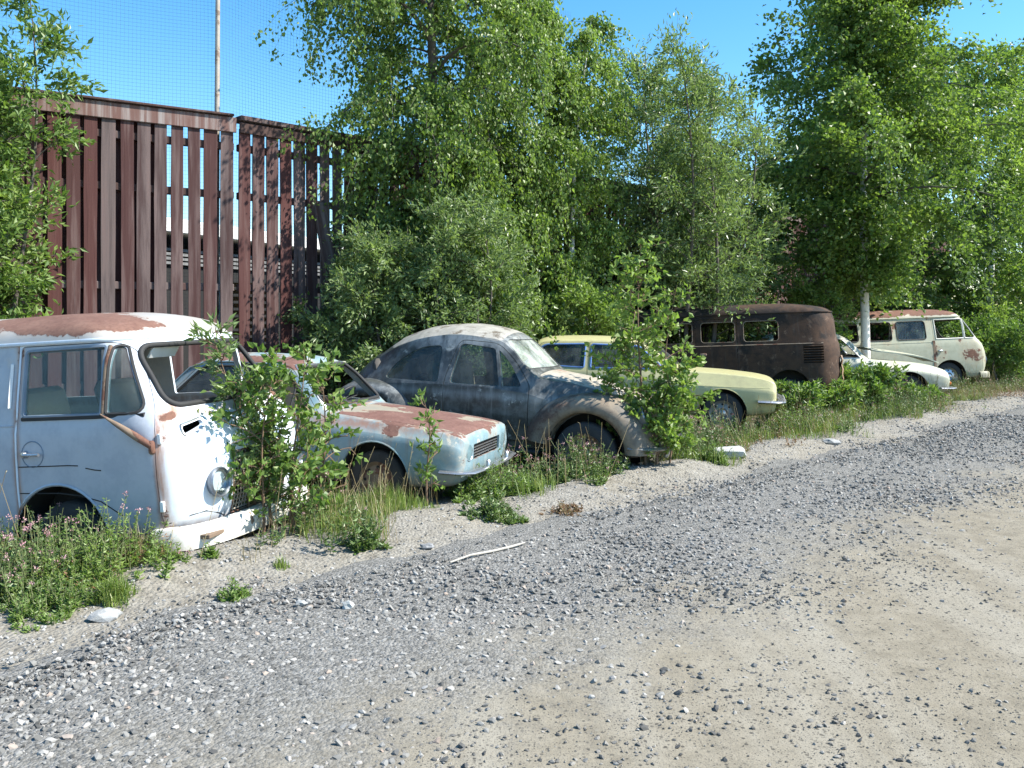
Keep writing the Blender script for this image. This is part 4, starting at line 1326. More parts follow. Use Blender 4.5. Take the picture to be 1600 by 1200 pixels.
def yellow_car():
    root = vehicle_matrix_root('car', 'pale yellow saloon with blue window trims, its wheel showing beside the leafy sapling', 'car', (3.10, 12.75, 0.0), 104, -1.2, -.4, 0.91)
    car = Car(root, *long_loft(YEL, crown=2.0))
    wf = rpoly([(-.90, .97), (-1.30, 1.31), (-2.06, 1.325), (-2.06, .95)], [.03, .06, .03, .03])
    wr = rpoly([(-2.16, .95), (-2.16, 1.325), (-2.84, 1.30), (-3.16, .98)], [.03, .03, .08, .05])
    ws = rpoly([(-.61, 1.03), (.61, 1.03), (.52, 1.345), (-.52, 1.345)], .06)
    rw = rpoly([(-.58, 1.02), (.58, 1.02), (.5, 1.33), (-.5, 1.33)], .07)
    c = MB().prism('y', wf, -1, 1).prism('y', wr, -1, 1).prism('x', ws, -1.3, -.4).prism('x', rw, -3.7, -2.92)
    for u in (0, -2.62):
        c.prism('y', circle((u, .33), .365), -.95, -.52).prism('y', circle((u, .33), .365), .52, .95)
    c.prism('x', rpoly([(-.60, .55), (.60, .55), (.60, .71), (-.60, .71)], .03), .7, 1.0)
    car.cut(c)
    hood = car.take('z', rpoly([(-.66, -.63), (-.66, .63), (.77, .64), (.77, -.64)], .05), .76, 1.2)
    door = car.take('y', rpoly([(-.62, .32), (-.62, .88), (-.82, .96), (-1.26, 1.345), (-2.10, 1.36), (-2.10, .32)], [.05, .05, .04, .06, .03, .04]), -1, -.3)
    door2 = car.take('y', rpoly([(-2.11, .32), (-2.11, 1.36), (-2.88, 1.335), (-3.22, .95), (-2.75, .74), (-2.35, .66), (-2.22, .32)], .04), -1, -.3)
    car.panel('body', car.shell, M_yel); car.panel('bonnet', hood, M_yel)
    d = car.panel('door', door, M_yel); d2 = car.panel('door', door2, M_yel)
    car.panel('window_glass', car.pane('y', wf, -1, -.2), M_glassd, d, .02); car.panel('window_glass', car.pane('y', wr, -1, -.2), M_glassd, d2, .02)
    car.trim('window_frame', 'y', wf, -1, .015, M_bluetrim, parent=d); car.trim('window_frame', 'y', wr, -1, .015, M_bluetrim, parent=d2)
    car.panel('windscreen', car.pane('x', ws, -1.3, -.4), M_glass, root, .02); car.panel('rear_glass', car.pane('x', rw, -3.7, -2.92), M_glassd, root, .02)
    car.trim('windscreen_rubber', 'x', ws, 1, .014, M_rub)
    MB().box((.74, 0, .63), (.02, 1.2, .26)).build('grille_backing', M_under, root)
    for k in range(5):
        MB().box((.785, 0, .575 + k * .03), (.012, .70, .010)).build('grille_bar', M_chrome, root)
    for v in (-.48, .48):
        headlight(root, (.775, v, .63), (1, 0, .03), .075)
    P = [(.52, -.83, .52), (.78, -.82, .52), (.87, -.74, .52), (.90, -.3, .52), (.905, 0, .52), (.90, .3, .52), (.87, .74, .52), (.78, .82, .52), (.52, .83, .52)]
    MB().tube(P, .062, 8, flat=.45).build('bumper', M_chrome, root, 50)
    MB().box((.94, 0, .52), (.008, .46, .10), bev=.003).build('number_plate', M_plate, root)
    MB().box(np.array(car.on('y', (-.78, .985), -1, .05)), (.10, .05, .06), bev=.02).build('door_mirror', M_under, root, 40)
    MB().box(np.array(car.on('y', (-1.95, .80), -1, .015)), (.12, .025, .025), bev=.008).build('door_handle', M_chrome, d, 40)
    car.trim('side_crease', 'y', [(u, .727 + .045 * max(0, -u - .0) * .5) for u in np.linspace(.70, -.55, 10)], -1, .004, M_yel, False)
    for v in (-1, 1):
        for u in (0, -2.62):
            arch_liner(root, u, v * .785, .33, .363, .24); wheel(root, u, v * .68, .315, .315, .17, rim_mat=M_dullrim)
        car.trim('arch_lip', 'y', [(.372 * math.cos(a), .33 + .372 * math.sin(a)) for a in np.linspace(.1, math.pi - .1, 18)], v, .008, M_yel, False)
    MB().box((-1.6, 0, .40), (3.0, 1.4, .03)).build('floor', M_under, root)
    MB().box((-.90, 0, .92), (.24, 1.3, .14), bev=.04).build('dashboard', M_dash, root, 40)
    steering(root, (-1.15, .36, .98), .19, 40)
    for v in (-.37, .37): seat(root, -1.6, v, .60, .5, M_seatd, .55)
    seat(root, -2.55, 0, .60, 1.2, M_seatd, .55)
    return root

M_pale = paint('pale_green_paint', (0.36, 0.38, 0.29), (0.43, 0.43, 0.35), thr=0.67, soft=.04, up=.04, scale=2.4, rough=.6, streak=.4, dirtz=.45, seed=1.6)
PALE = [
    (.80, .42, .50, .52, .58, .60, .50, .63), (.76, .35, .62, .58, .68, .68, .58, .72), (.60, .30, .70, .64, .755, .765, .62, .80), (.30, .27, .735, .69, .79, .835, .62, .87), (0, .26, .74, .72, .795, .87, .62, .905), (-.5, .25, .74, .77, .79, .90, .63, .94),
    (-.70, .25, .74, .79, .79, .92, .645, .96), (-.74, .25, .74, .80, .79, .95, .64, .985), (-1.10, .25, .74, .83, .79, 1.30, .55, 1.36), (-1.18, .25, .74, .83, .79, 1.335, .545, 1.40), (-1.7, .25, .74, .84, .79, 1.36, .55, 1.44), (-2.3, .25, .74, .84, .79, 1.32, .54, 1.39),
    (-2.45, .25, .74, .84, .79, 1.28, .53, 1.34), (-2.95, .27, .73, .82, .77, .93, .60, .96), (-3.3, .32, .69, .77, .73, .86, .58, .89), (-3.5, .40, .58, .68, .63, .75, .5, .77)]
def pale_car(loc, yaw, pit, rol, label, scale, open_hood):
    root = vehicle_matrix_root('car', label, 'car', loc, yaw, pit, rol, scale)
    car = Car(root, *long_loft(PALE, crown=2.0))
    wf = rpoly([(-.86, .93), (-1.18, 1.28), (-1.75, 1.30), (-1.75, .92)], [.03, .06, .03, .03])
    wr = rpoly([(-1.84, .92), (-1.84, 1.30), (-2.3, 1.27), (-2.68, .94)], [.03, .03, .1, .06])
    ws = rpoly([(-.585, .975), (.585, .975), (.50, 1.31), (-.50, 1.31)], .06)
    rw = rpoly([(-.52, 1.0), (.52, 1.0), (.46, 1.28), (-.46, 1.28)], .08)
    c = MB().prism('y', wf, -1, 1).prism('y', wr, -1, 1).prism('x', ws, -1.15, -.4).prism('x', rw, -3.2, -2.4)
    for u in (0, -2.4):
        c.prism('y', circle((u, .33), .37), -.95, -.5).prism('y', circle((u, .33), .37), .5, .95)
    c.prism('x', rpoly([(-.36, .44), (.36, .44), (.36, .585), (-.36, .585)], .03), .68, 1.0)
    car.cut(c)
    hood = car.take('z', rpoly([(-.64, -.58), (-.64, .58), (.68, .46), (.68, -.46)], .12), .66, 1.2)
    door = car.take('y', rpoly([(-.66, .30), (-.66, .85), (-.80, .92), (-1.12, 1.32), (-1.79, 1.335), (-1.79, .30)], [.05, .05, .04, .06, .03, .04]), -1, -.3)
    car.panel('body', car.shell, M_pale)
    h = car.panel('bonnet', hood, M_pale)
    if open_hood:
        h.location = (-.05, 0, .16); h.rotation_euler = (R(1.5), R(3.0), 0)
    d = car.panel('door', door, M_pale)
    car.trim('window_frame', 'y', wf, -1, .012, M_chrome, parent=d); car.trim('window_frame', 'y', wr, -1, .012, M_chrome)
    car.trim('windscreen_rubber', 'x', ws, 1, .014, M_chrome)
    for v in (-.50, .50):
        headlight(root, (.725, v, .60), (1, 0, .08), .082)
    MB().lathe(np.array(car.on('x', (-.56, .49), 1, .004)), (1, -.4, 0), [(0, .032), (.02, .03), (.03, .001)], 14).build('indicator', M_amber, root, 60)
    MB().box((.66, 0, .52), (.02, .9, .3)).build('grille_backing', M_under, root)
    for k in range(4):
        MB().box((.775, 0, .465 + k * .032), (.012, .70, .012)).build('grille_bar', M_chrome, root)
    P = [(.55, -.80, .40), (.78, -.76, .40), (.87, -.6, .40), (.91, 0, .40), (.87, .6, .40), (.78, .76, .40), (.55, .80, .40)]
    MB().tube(P, .05, 8, flat=.4).build('bumper', M_chrome, root, 50)
    for v in (-1, 1):
        for u in (0, -2.4):
            arch_liner(root, u, v * .775, .33, .368, .24); wheel(root, u, v * .66, .32, .31, .16, rim_mat=M_rustm)
    MB().box((-1.5, 0, .38), (2.8, 1.4, .03)).build('floor', M_under, root)
    MB().box((-.88, 0, .88), (.22, 1.2, .13), bev=.04).build('dashboard', M_dash, root, 40)
    steering(root, (-1.05, .34, .95), .19, 42)
    for v in (-.36, .36): seat(root, -1.5, v, .58, .48, M_seatd, .52)
    return root

# ------------------------------------------------------------------ black beetle-backed car
M_blk = paint('weathered_black_paint', (0.036, 0.038, 0.036), (0.105, 0.11, 0.105), thr=0.70, soft=.05, scale=2.2, rough=.34, streak=.7, streakcol=(.26, .26, .24), dirtz=.4, seed=3.7,
              up=.0, stain_bands=((2, 1.36, .16, .75, (.30, .315, .31)), (2, .80, .07, .6, (.27, .285, .285)), (2, .98, .16, .30, (.22, .23, .23))), chip=.07, chipcol=(.31, .31, .28))  # grey bands lighten the roof sides, belt and waist
M_blkroof = paint('bleached_sheen_roof', (0.46, 0.49, 0.48), (0.64, 0.66, 0.63), thr=0.78, soft=.05, scale=2.6, rough=.42, streak=.25, streakcol=(.08, .09, .1), dirtz=-5, seed=2.9, chip=.10, chipcol=(.06, .07, .08))  # bleached streaks, with the roof's sheen lightened into the colour too
M_blkhood = paint('bleached_bonnet', (0.58, 0.55, 0.47), (0.70, 0.69, 0.64), thr=0.60, soft=.05, scale=2.0, rough=.5, streak=.2, dirtz=-5, seed=4.4, rust=((0.24, 0.12, 0.08), (0.34, 0.2, 0.14)), chip=.06, chipcol=(.12, .13, .14))
M_fend = paint('rusty_wing', (0.085, 0.08, 0.072), (0.16, 0.145, 0.12), thr=0.46, soft=.14, scale=2.2, rough=.7, streak=.2, dirtz=.3, seed=6.6, rust=((0.095, 0.053, 0.036), (0.155, 0.095, 0.066)))
BEET = [  # u, z0, w0, zb, wb, zs, ws, zt
    (.56, .34, .16, .40, .19, .45, .15, .47), (.53, .30, .22, .46, .27, .58, .19, .62), (.45, .28, .28, .52, .34, .69, .25, .74), (.30, .26, .36, .58, .42, .79, .33, .845), (.05, .25, .44, .66, .49, .88, .41, .94), (-.25, .25, .52, .74, .555, .945, .48, 1.005),
    (-.50, .25, .57, .80, .61, .975, .545, 1.035), (-.60, .25, .59, .83, .63, .99, .56, 1.05), (-.64, .25, .595, .84, .635, 1.02, .555, 1.08), (-.97, .25, .61, .87, .66, 1.32, .475, 1.40), (-1.08, .25, .61, .88, .665, 1.36, .475, 1.45), (-1.45, .25, .61, .88, .67, 1.385, .49, 1.50),
    (-1.85, .25, .61, .87, .665, 1.345, .475, 1.47), (-2.2, .26, .60, .85, .64, 1.23, .43, 1.37), (-2.45, .28, .57, .81, .60, 1.10, .38, 1.245), (-2.70, .32, .51, .74, .53, .93, .32, 1.06), (-2.90, .37, .42, .62, .43, .76, .26, .86), (-3.03, .42, .32, .52, .33, .60, .2, .66), (-3.07, .45, .25, .49, .26, .53, .16, .56)]
def black_car():
    root = vehicle_matrix_root('car', 'weathered black humpbacked car with round wings and bleached roof', 'car', (1.0, 9.58, -0.115), 110.9, -2.2, -.9, 1.06)
    car = Car(root, *long_loft(BEET, bulge=.03, crown=2.0))
    wf = rpoly([(-.94, .90), (-1.045, 1.28), (-1.43, 1.315), (-1.49, .90)], [.03, .04, .06, .05])
    wv = rpoly([(-.70, .905), (-.86, 1.14), (-1.01, 1.27), (-.91, .90)], [.05, .12, .03, .02])
    wr = rpoly([(-1.62, .90), (-1.64, 1.285), (-1.9, 1.255), (-2.17, 1.09), (-2.30, .90)], [.05, .06, .12, .14, .09])
    ws = rpoly([(-.535, 1.085), (.535, 1.085), (.445, 1.375), (-.445, 1.375)], [.10, .10, .11, .11], 7)
    rw = rpoly([(-.34, 1.13), (.34, 1.13), (.29, 1.32), (-.29, 1.32)], .1)
    c = MB()
    for w in (wf, wv, wr): c.prism('y', w, -1, 1)
    c.prism('x', ws, -1.05, -.5).prism('x', rw, -2.7, -2.0)
    for u in (0, -2.4):
        c.prism('y', circle((u, .32), .37), -1, -.36).prism('y', circle((u, .32), .37), .36, 1)
    car.cut(c)
    hood = car.take('z', rpoly([(-.58, -.50), (-.58, .50), (-.1, .44), (.25, .33), (.47, .17), (.50, 0), (.47, -.17), (.25, -.33), (-.1, -.44)], .08), .66, 1.2, .003)
    roofp = car.take('z', rpoly([(-1.00, -.50), (-1.00, .50), (-1.9, .49), (-2.35, .40), (-2.35, -.40), (-1.9, -.49)], .06), 1.22, 1.7, .0008)
    door = car.take('y', rpoly([(-.615, .36), (-.62, .92), (-.80, 1.16), (-1.02, 1.335), (-1.45, 1.355), (-1.55, .95), (-1.55, .36)], [.08, .05, .12, .08, .08, .06, .1]), -1, -.2)
    car.panel('body', car.shell, M_blk); car.panel('bonnet', hood, M_blkhood); car.panel('roof', roofp, M_blkroof)
    d = car.panel('door', door, M_blk)
    car.panel('window_glass', car.pane('y', wf, -1, -.2), M_glassd, d, .02); car.panel('vent_glass', car.pane('y', wv, -1, -.2), M_glassd, d, .02)
    car.panel('quarter_glass', car.pane('y', wr, -1, -.2), M_glassd, root, .02)
    car.panel('windscreen', car.pane('x', ws, -1.05, -.5), glassmat('cloudy_screen', .45, dustcol=(.55, .57, .52)), root, .02)
    M_tr = plain('dull_alloy_trim', (0.80, 0.83, 0.84), .5, .0, var=.15)
    for w, p in ((wf, d), (wv, d), (wr, root)):
        car.trim('window_trim', 'y', grow(w, .006), -1, .012, M_tr, off=.005, parent=p)
    car.trim('windscreen_rubber', 'x', grow(ws, .006), 1, .015, M_rub, n=8); car.trim('windscreen_trim', 'x', grow(ws, .02), 1, .008, M_tr)
    car.trim('waist_strip', 'y', [(u, .845) for u in np.linspace(-.64, -1.53, 12)], -1, .007, M_tr, False, parent=d)
    car.trim('waist_strip', 'y', [(u, .845) for u in np.linspace(-1.57, -2.2, 9)], -1, .007, M_tr, False)
    for s in (-1, 1):
        P = [car.on('y', p, s, .004) for p in ((-.72, 1.095), (-.85, 1.245), (-1.0, 1.345), (-1.2, 1.375), (-1.5, 1.385), (-1.8, 1.352), (-2.05, 1.27), (-2.28, 1.13), (-2.42, .98))]
        MB().tube([p for p in P if p is not None], .010, 6).build('rain_gutter', M_blk, root, 60)
    q = [car.on('y', (-1.42, .775), -1, .03), car.on('y', (-1.26, .775), -1, .03)]
    MB().tube(q, .012, 8).box(np.array(car.on('y', (-1.43, .775), -1, .015)), (.03, .035, .03), bev=.006).box(np.array(car.on('y', (-1.26, .775), -1, .015)), (.03, .035, .03), bev=.006).build('door_handle', M_tr, d, 40)
    for z in (.50, .74):
        MB().tube([car.on('y', (-.605, z - .03), -1, .006), car.on('y', (-.605, z + .03), -1, .006)], .012, 8).build('hinge', M_tr, root, 60)
    for v0, v1 in ((-.30, .05), (.10, .44)):
        wiper(root, car, 'x', [(v0 + (v1 - v0) * k, 1.09 + .03 * math.sin(k * 3)) for k in (0, .3, .6, 1)], M_tr)
    # wings: swept round each wheel
    def wing(u0, s, front):
        ph = np.linspace(R(172), R(2), 26) if front else np.linspace(R(178), R(6), 26)
        V = []
        secs = [(.375, .60), (.385, .735), (.395, .765), (.42, .782), (.46, .782), (.50, .762), (.535, .71), (.555, .64), (.565, .55), (.565, .42), (.55, .30)]
        for p in ph:
            f = math.cos(p)
            if front:
                k = 1.0 + .30 * max(0, -f) ** 2 + .22 * max(0, f) ** 1.2
                dz = .0
            else:
                k = 1.0 + .22 * max(0, f) ** 2 + .20 * max(0, -f) ** 1.5
                dz = 0.0
            ln = len(secs)
            for j, (r, v) in enumerate(secs):
                t = j / (ln - 1)
                rr = r * (1 + (k - 1) * max(0, (t - .15) / .85))
                vv = v - .10 * max(0, f if front else -f) ** 3 * (1 - t) * .6
                V.append((u0 + rr * math.cos(p), s * vv, .32 + rr * math.sin(p) + dz))
        n = len(secs)
        F = [(i * n + j, i * n + j + 1, (i + 1) * n + j + 1, (i + 1) * n + j) for i in range(len(ph) - 1) for j in range(n - 1)]
        ob = MB().add(V, F).build('front_wing' if front else 'rear_wing', M_fend if front else M_blk, root, 60)
        return ob
    for s in (-1, 1):
        wing(0, s, True); wing(-2.4, s, False)
        headlight(root, (.545, s * .575, .70), (.86, s * .05, .42), .092)
        MB().box((-1.2, s * .68, .285), (1.5, .20, .035), bev=.012).build('running_board', M_rub, root, 40)
        arch_liner(root, 0, s * .73, .32, .385, .36); arch_liner(root, -2.4, s * .73, .32, .385, .36)
        wheel(root, 0, s * .655, .30, .315, .15, rim_mat=M_rustm); wheel(root, -2.4, s * .655, .30, .315, .15, rim_mat=M_rustm)
    P = [(.42, -.70, .40), (.62, -.66, .40), (.70, -.5, .40), (.73, 0, .40), (.70, .5, .40), (.62, .66, .40), (.42, .70, .40)]
    MB().tube(P, .06, 8, flat=.4).build('bumper', M_chrome, root, 50)
    for v in (-.34, .34):
        MB().tube([(.72, v, .30), (.76, v, .40), (.74, v, .50)], .022, 8).build('overrider', M_chrome, root, 50)
    P = [(-2.9, -.66, .44), (-3.14, -.5, .44), (-3.2, 0, .44), (-3.14, .5, .44), (-2.9, .66, .44)]
    MB().tube(P, .055, 8, flat=.4).build('bumper', M_chrome, root, 50)
    MB().box((-1.3, 0, .36), (2.2, 1.1, .03)).build('floor', M_under, root)
    MB().box((-.80, 0, .95), (.16, 1.02, .18), bev=.04).build('dashboard', M_dash, root, 40)
    steering(root, (-1.0, .30, .98), .19, 48)
    for v in (-.29, .29): seat(root, -1.42, v, .55, .46, M_seat, .56, 12)
    seat(root, -2.1, 0, .60, 1.0, M_seatd, .5)
    return root

near_bus()
blue_sedan()
black_car()
yellow_car()
burnt_bus()
pale_car((7.87, 17.75, -0.16), 96, -.8, -1.0, 'pale green car with its bonnet propped off, standing before the birch trunk', 1.05, True)
far_bus()
pale_car((15.6, 24.6, -0.2), 99, 0, 0, 'pale car almost hidden by the bushes beyond the cream bus', 1.0, False)

# ------------------------------------------------------------------ plants
def px(x, Y):
    """ground x for a photo column seen at depth Y"""
    return (x - 800) / 1350 * Y

def leaves_arr(P, D, L, Wd, roll, fold=0.22):
    """leaf per row: point, direction, length, width -> 4 verts, 2 tris, creased along the midrib"""
    D = D / (np.linalg.norm(D, axis=1, keepdims=True) + 1e-9)
    ref = np.where(np.abs(D[:, 2:3]) < 0.9, np.array((0, 0, 1.0)), np.array((1.0, 0, 0)))
    a = np.cross(D, ref); a /= np.linalg.norm(a, axis=1, keepdims=True) + 1e-9
    b = np.cross(D, a)
    s = a * np.cos(roll)[:, None] + b * np.sin(roll)[:, None]
    n = np.cross(s, D)
    L = L[:, None]; Wd = Wd[:, None]
    mid = P + D * L * 0.42
    l = mid + s * Wd * 0.5 + n * Wd * fold
    r = mid - s * Wd * 0.5 + n * Wd * fold
    V = np.stack([P, l, P + D * L - n * L * 0.08, r], 1).reshape(-1, 3)
    i = np.arange(len(P))[:, None] * 4
    F = np.concatenate([i + np.array([[0, 1, 2]]), i + np.array([[0, 2, 3]])], 0)
    return V, F

def unit(v):
    return v / (np.linalg.norm(v, axis=-1, keepdims=True) + 1e-9)

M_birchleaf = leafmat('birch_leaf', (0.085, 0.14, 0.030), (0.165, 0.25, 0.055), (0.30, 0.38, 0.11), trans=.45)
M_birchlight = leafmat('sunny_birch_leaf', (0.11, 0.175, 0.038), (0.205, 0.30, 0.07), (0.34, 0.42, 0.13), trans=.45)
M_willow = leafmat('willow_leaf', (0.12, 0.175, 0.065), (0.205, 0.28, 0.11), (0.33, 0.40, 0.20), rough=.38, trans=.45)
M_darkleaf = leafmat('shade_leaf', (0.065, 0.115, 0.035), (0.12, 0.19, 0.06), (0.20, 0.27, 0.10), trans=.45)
M_sap = leafmat('young_leaf', (0.09, 0.16, 0.035), (0.17, 0.26, 0.06), (0.28, 0.35, 0.11), trans=.42)
M_bark = plain('grey_bark', (0.10, 0.085, 0.07), 0.9, var=.5, scale=9, bumpy=.5)
M_twig = plain('young_stem', (0.16, 0.10, 0.06), 0.8, var=.4)

def birch_bark():
    m, nt, b = newmat('birch_bark')
    v = ocoord(nt)
    mp = nt.nodes.new('ShaderNodeMapping'); mp.inputs['Scale'].default_value = (3, 3, 14)
    nt.links.new(v, mp.inputs[0])
    n1 = noise(nt, mp.outputs[0], 2.2, 6, .65); n2 = noise(nt, v, 5, 6, .65)
    c = ramp(nt, n2, [(.3, (.62, .58, .52)), (.7, (.80, .78, .74))])
    c = mix(nt, sstep(nt, n1, .60, .70), c, (.06, .05, .045))
    c = mix(nt, sstep(nt, n2, .66, .74), c, (.10, .08, .07))
    nt.links.new(c, b.inputs['Base Color']); b.inputs['Roughness'].default_value = .8
    bump(nt, b, n1, .4, .01)
    return m
M_birch = birch_bark()

def grow_tree(r, h, r0, nb, z0, zh, prof, up0, droop, ntw, twl, nl, ls, asp, hang, lean=(0, 0), wob=.15, jit=.06, stem_scale=1.0, azi=None, lmin=.75):
    """returns trunk tubes, limb tubes, leaf arrays; local coords, base at the origin"""
    zz = np.linspace(0, h, 14)
    a, b = r.uniform(0, 6.28, 2)
    tr = np.stack([lean[0] * zz + wob * np.sin(zz / h * 5 + a) * (zz / h), lean[1] * zz + wob * np.cos(zz / h * 4 + b) * (zz / h), zz], 1)
    trad = r0 * (1 - zz / h * .88)
    hb = z0 + (zh - z0) * (np.arange(nb) + r.uniform(.1, .9, nb)) / nb
    fz = (hb - z0) / (zh - z0)
    L = np.interp(fz, [p[0] for p in prof], [p[1] for p in prof]) * r.uniform(lmin, 1.15, nb)
    az = (np.arange(nb) * 2.399 + r.uniform(-.5, .5, nb))
    if azi is not None: az = r.uniform(azi[0], azi[1], nb)
    base = np.stack([np.interp(hb, zz, tr[:, 0]), np.interp(hb, zz, tr[:, 1]), hb], 1)
    k = 9
    t = np.linspace(0, 1, k)[None, :]
    el = (up0 + r.uniform(-.2, .2, nb))[:, None] - droop * t ** 1.3
    step = (L / (k - 1))[:, None]
    aw = az[:, None] + .35 * np.sin(t * 3 + r.uniform(0, 6, nb)[:, None])
    dx = np.cumsum(step * np.cos(el) * np.cos(aw), 1); dy = np.cumsum(step * np.cos(el) * np.sin(aw), 1); dz = np.cumsum(step * np.sin(el), 1)
    BP = base[:, None, :] + np.stack([dx, dy, dz], -1) - np.stack([dx[:, :1], dy[:, :1], dz[:, :1]], -1)
    br = np.clip(r0 * .30 * (L / max(L.max(), .1))[:, None] * (1 - t * .85), .004, None)
    # twigs
    m = nb * ntw
    bi = np.repeat(np.arange(nb), ntw)
    tt = r.uniform(.12, 1.0, m) ** .8
    fi = tt * (k - 1); i0 = np.minimum(fi.astype(int), k - 2); fr = (fi - i0)[:, None]
    tb = BP[bi, i0] * (1 - fr) + BP[bi, i0 + 1] * fr
    bd = unit(BP[bi, i0 + 1] - BP[bi, i0])
    rd = unit(r.normal(0, 1, (m, 3)))
    d0 = unit(bd * .6 + rd * .9 + np.array((0, 0, .15)))
    tl = twl * r.uniform(.5, 1.25, m) * (1.1 - .4 * tt)
    kk = 5
    q = np.linspace(0, 1, kk)
    d1 = np.array((0, 0, -hang))
    TP = tb[:, None, :] + tl[:, None, None] * (d0[:, None, :] * q[None, :, None] + d1[None, None, :] * (q ** 2)[None, :, None])
    trd = np.clip(.0045 * (1 - q * .7), .0012, None)[None, :].repeat(m, 0)
    # leaves
    n = m * nl
    ti = np.repeat(np.arange(m), nl)
    s = r.uniform(.08, 1.05, n)
    fi = np.clip(s, 0, 1) * (kk - 1); i0 = np.minimum(fi.astype(int), kk - 2); fr = (fi - i0)[:, None]
    lp = TP[ti, i0] * (1 - fr) + TP[ti, i0 + 1] * fr + r.normal(0, jit, (n, 3)) * np.array((1, 1, .8))
    td = unit(TP[ti, i0 + 1] - TP[ti, i0])
    ld = unit(td * (.7 if hang < .6 else .3) + r.normal(0, .55, (n, 3)) + np.array((0, 0, -.9 if hang > .4 else .05)))
    ll = ls * r.uniform(.65, 1.3, n)
    lv = leaves_arr(lp, ld, ll, ll * asp * r.uniform(.8, 1.2, n), r.uniform(0, 6.28, n))
    return (tr[None], trad[None]), (BP, br), (TP, trd), lv

def tree(name, loc, label, cat, mats, specs, seed, group=None, twigs=True):
    """specs: list of dicts, one per stem"""
    r = np.random.default_rng(seed)
    z = float(H(loc[0], loc[1]))
    root = empty(name, (loc[0], loc[1], z - .03), label, cat, group)
    LV, LF, off = [], [], 0
    BV, BF, bo = [], [], 0
    for k, sp in enumerate(specs):
        sp = dict(sp); o = np.array(sp.pop('at', (0, 0, 0)), float)
        (tp, trd), (bp, brd), (wp, wr), (lv, lf) = grow_tree(r, **sp)
        V, F = batch_tubes(tp + o, trd, 9)
        link('trunk', np_mesh('trunk', V, F), mats[0], root, 60)
        for P_, R_, n_ in ((bp, brd, 5), (wp, wr, 3)):
            if n_ == 3 and not twigs: continue
            V, F = batch_tubes(P_ + o, R_, n_); BV.append(V); BF.append(F + bo); bo += len(V)
        LV.append(lv + o); LF.append(lf + off); off += len(lv)
    tag(link('limbs', np_mesh('limbs', np.concatenate(BV), np.concatenate(BF)), mats[1], root, 60), kind='stuff')
    link('crown', np_mesh('crown', np.concatenate(LV), np.concatenate(LF)), mats[2], root)
    return root

full = [(0, .75), (.25, 1.0), (.55, .9), (.85, .55), (1, .2)]
# birch behind the black car
tree('birch_tree', (px(678, 13.6), 13.6), 'broad drooping birch rising from behind the humpbacked black car', 'tree', (M_bark, M_bark, M_birchleaf),
     [dict(h=10.5, r0=.13, nb=70, z0=1.7, zh=9.8, prof=[(0, 1.1), (.2, 1.55), (.5, 2.15), (.8, 1.8), (1, .6)], up0=.55, droop=1.35, ntw=19, twl=1.0, nl=66, ls=.066, asp=.78, hang=.85, lean=(.0, 0), jit=.075, lmin=.5)], 11)
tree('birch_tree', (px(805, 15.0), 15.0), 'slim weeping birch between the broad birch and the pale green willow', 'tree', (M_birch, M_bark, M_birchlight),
     [dict(h=7.6, r0=.09, nb=34, z0=1.6, zh=7.4, prof=[(0, 1.1), (.3, 1.25), (.6, 1.0), (.85, .75), (1, .35)], up0=.5, droop=1.3, ntw=16, twl=.85, nl=66, ls=.068, asp=.78, hang=.85, lean=(.05, 0)),
      dict(at=(.95, .25, 0), h=7.0, r0=.07, nb=22, z0=2.0, zh=6.9, prof=[(0, .8), (.3, .95), (.7, .7), (1, .3)], up0=.5, droop=1.3, ntw=15, twl=.8, nl=60, ls=.068, asp=.78, hang=.85, lean=(.04, 0))], 12)
# willow shrub in front of that birch
def bushspec(n, h, spread, rad, nl, ls, asp, r0=.03, nb=12, ntw=9, twl=.45, hang=.1, seed=0, z0f=.18, jit=.05):
    rr = random.Random(seed); out = []
    for k in range(n):
        a = 2 * math.pi * k / n + rr.uniform(-.4, .4); d = spread * rr.uniform(.2, 1) * .5
        hh = h * rr.uniform(.72, 1.05)
        ln = rr.uniform(.06, .26) * spread / max(.5, h) * 1.2
        out.append(dict(at=(math.cos(a) * d, math.sin(a) * d, 0), h=hh, r0=r0, nb=nb, z0=hh * z0f, zh=hh * .97, prof=[(0, rad * .8), (.4, rad), (.8, rad * .7), (1, rad * .3)], up0=.75, droop=.55, ntw=ntw, twl=twl,
                        nl=nl, ls=ls, asp=asp, hang=hang, lean=(math.cos(a) * ln, math.sin(a) * ln), jit=jit, wob=.2))
    return out
tree('willow_shrub', (px(640, 12.5), 12.5), 'dense grey-green willow shrub between the fence corner and the black car', 'shrub', (M_bark, M_bark, M_willow),
     bushspec(11, 3.3, 2.2, .8, 40, .078, .38, nb=13, ntw=10, seed=1), 13)
tree('willow_shrub', (px(560, 12.9), 12.9), 'low dark shrub at the foot of the fence beside the leaning plank', 'shrub', (M_bark, M_bark, M_darkleaf),
     bushspec(6, 1.9, 1.4, .6, 30, .07, .5, nb=9, ntw=8, seed=2), 14)
tree('willow_tree', (px(1065, 16.6), 16.6), 'upright many-stemmed pale green willow above the brown bus', 'tree', (M_bark, M_bark, M_willow),
     bushspec(10, 6.6, 2.6, 1.0, 34, .10, .32, r0=.05, nb=18, ntw=10, twl=.65, hang=.05, seed=3, z0f=.22, jit=.07), 15)
tree('birch_tree', (7.68, 18.75), 'tall white-trunked birch growing between the pale green car and the cream bus', 'tree', (M_birch, M_bark, M_birchleaf),
     [dict(h=12, r0=.105, nb=100, z0=2.45, zh=11.5, prof=[(0, 1.0), (.06, 1.9), (.18, 3.4), (.45, 3.1), (.75, 2.0), (1, .7)], up0=.35, droop=.75, ntw=18, twl=.95, nl=56, ls=.092, asp=.82, hang=.40, lean=(.004, 0), wob=.34, jit=.11, lmin=.15)], 16)
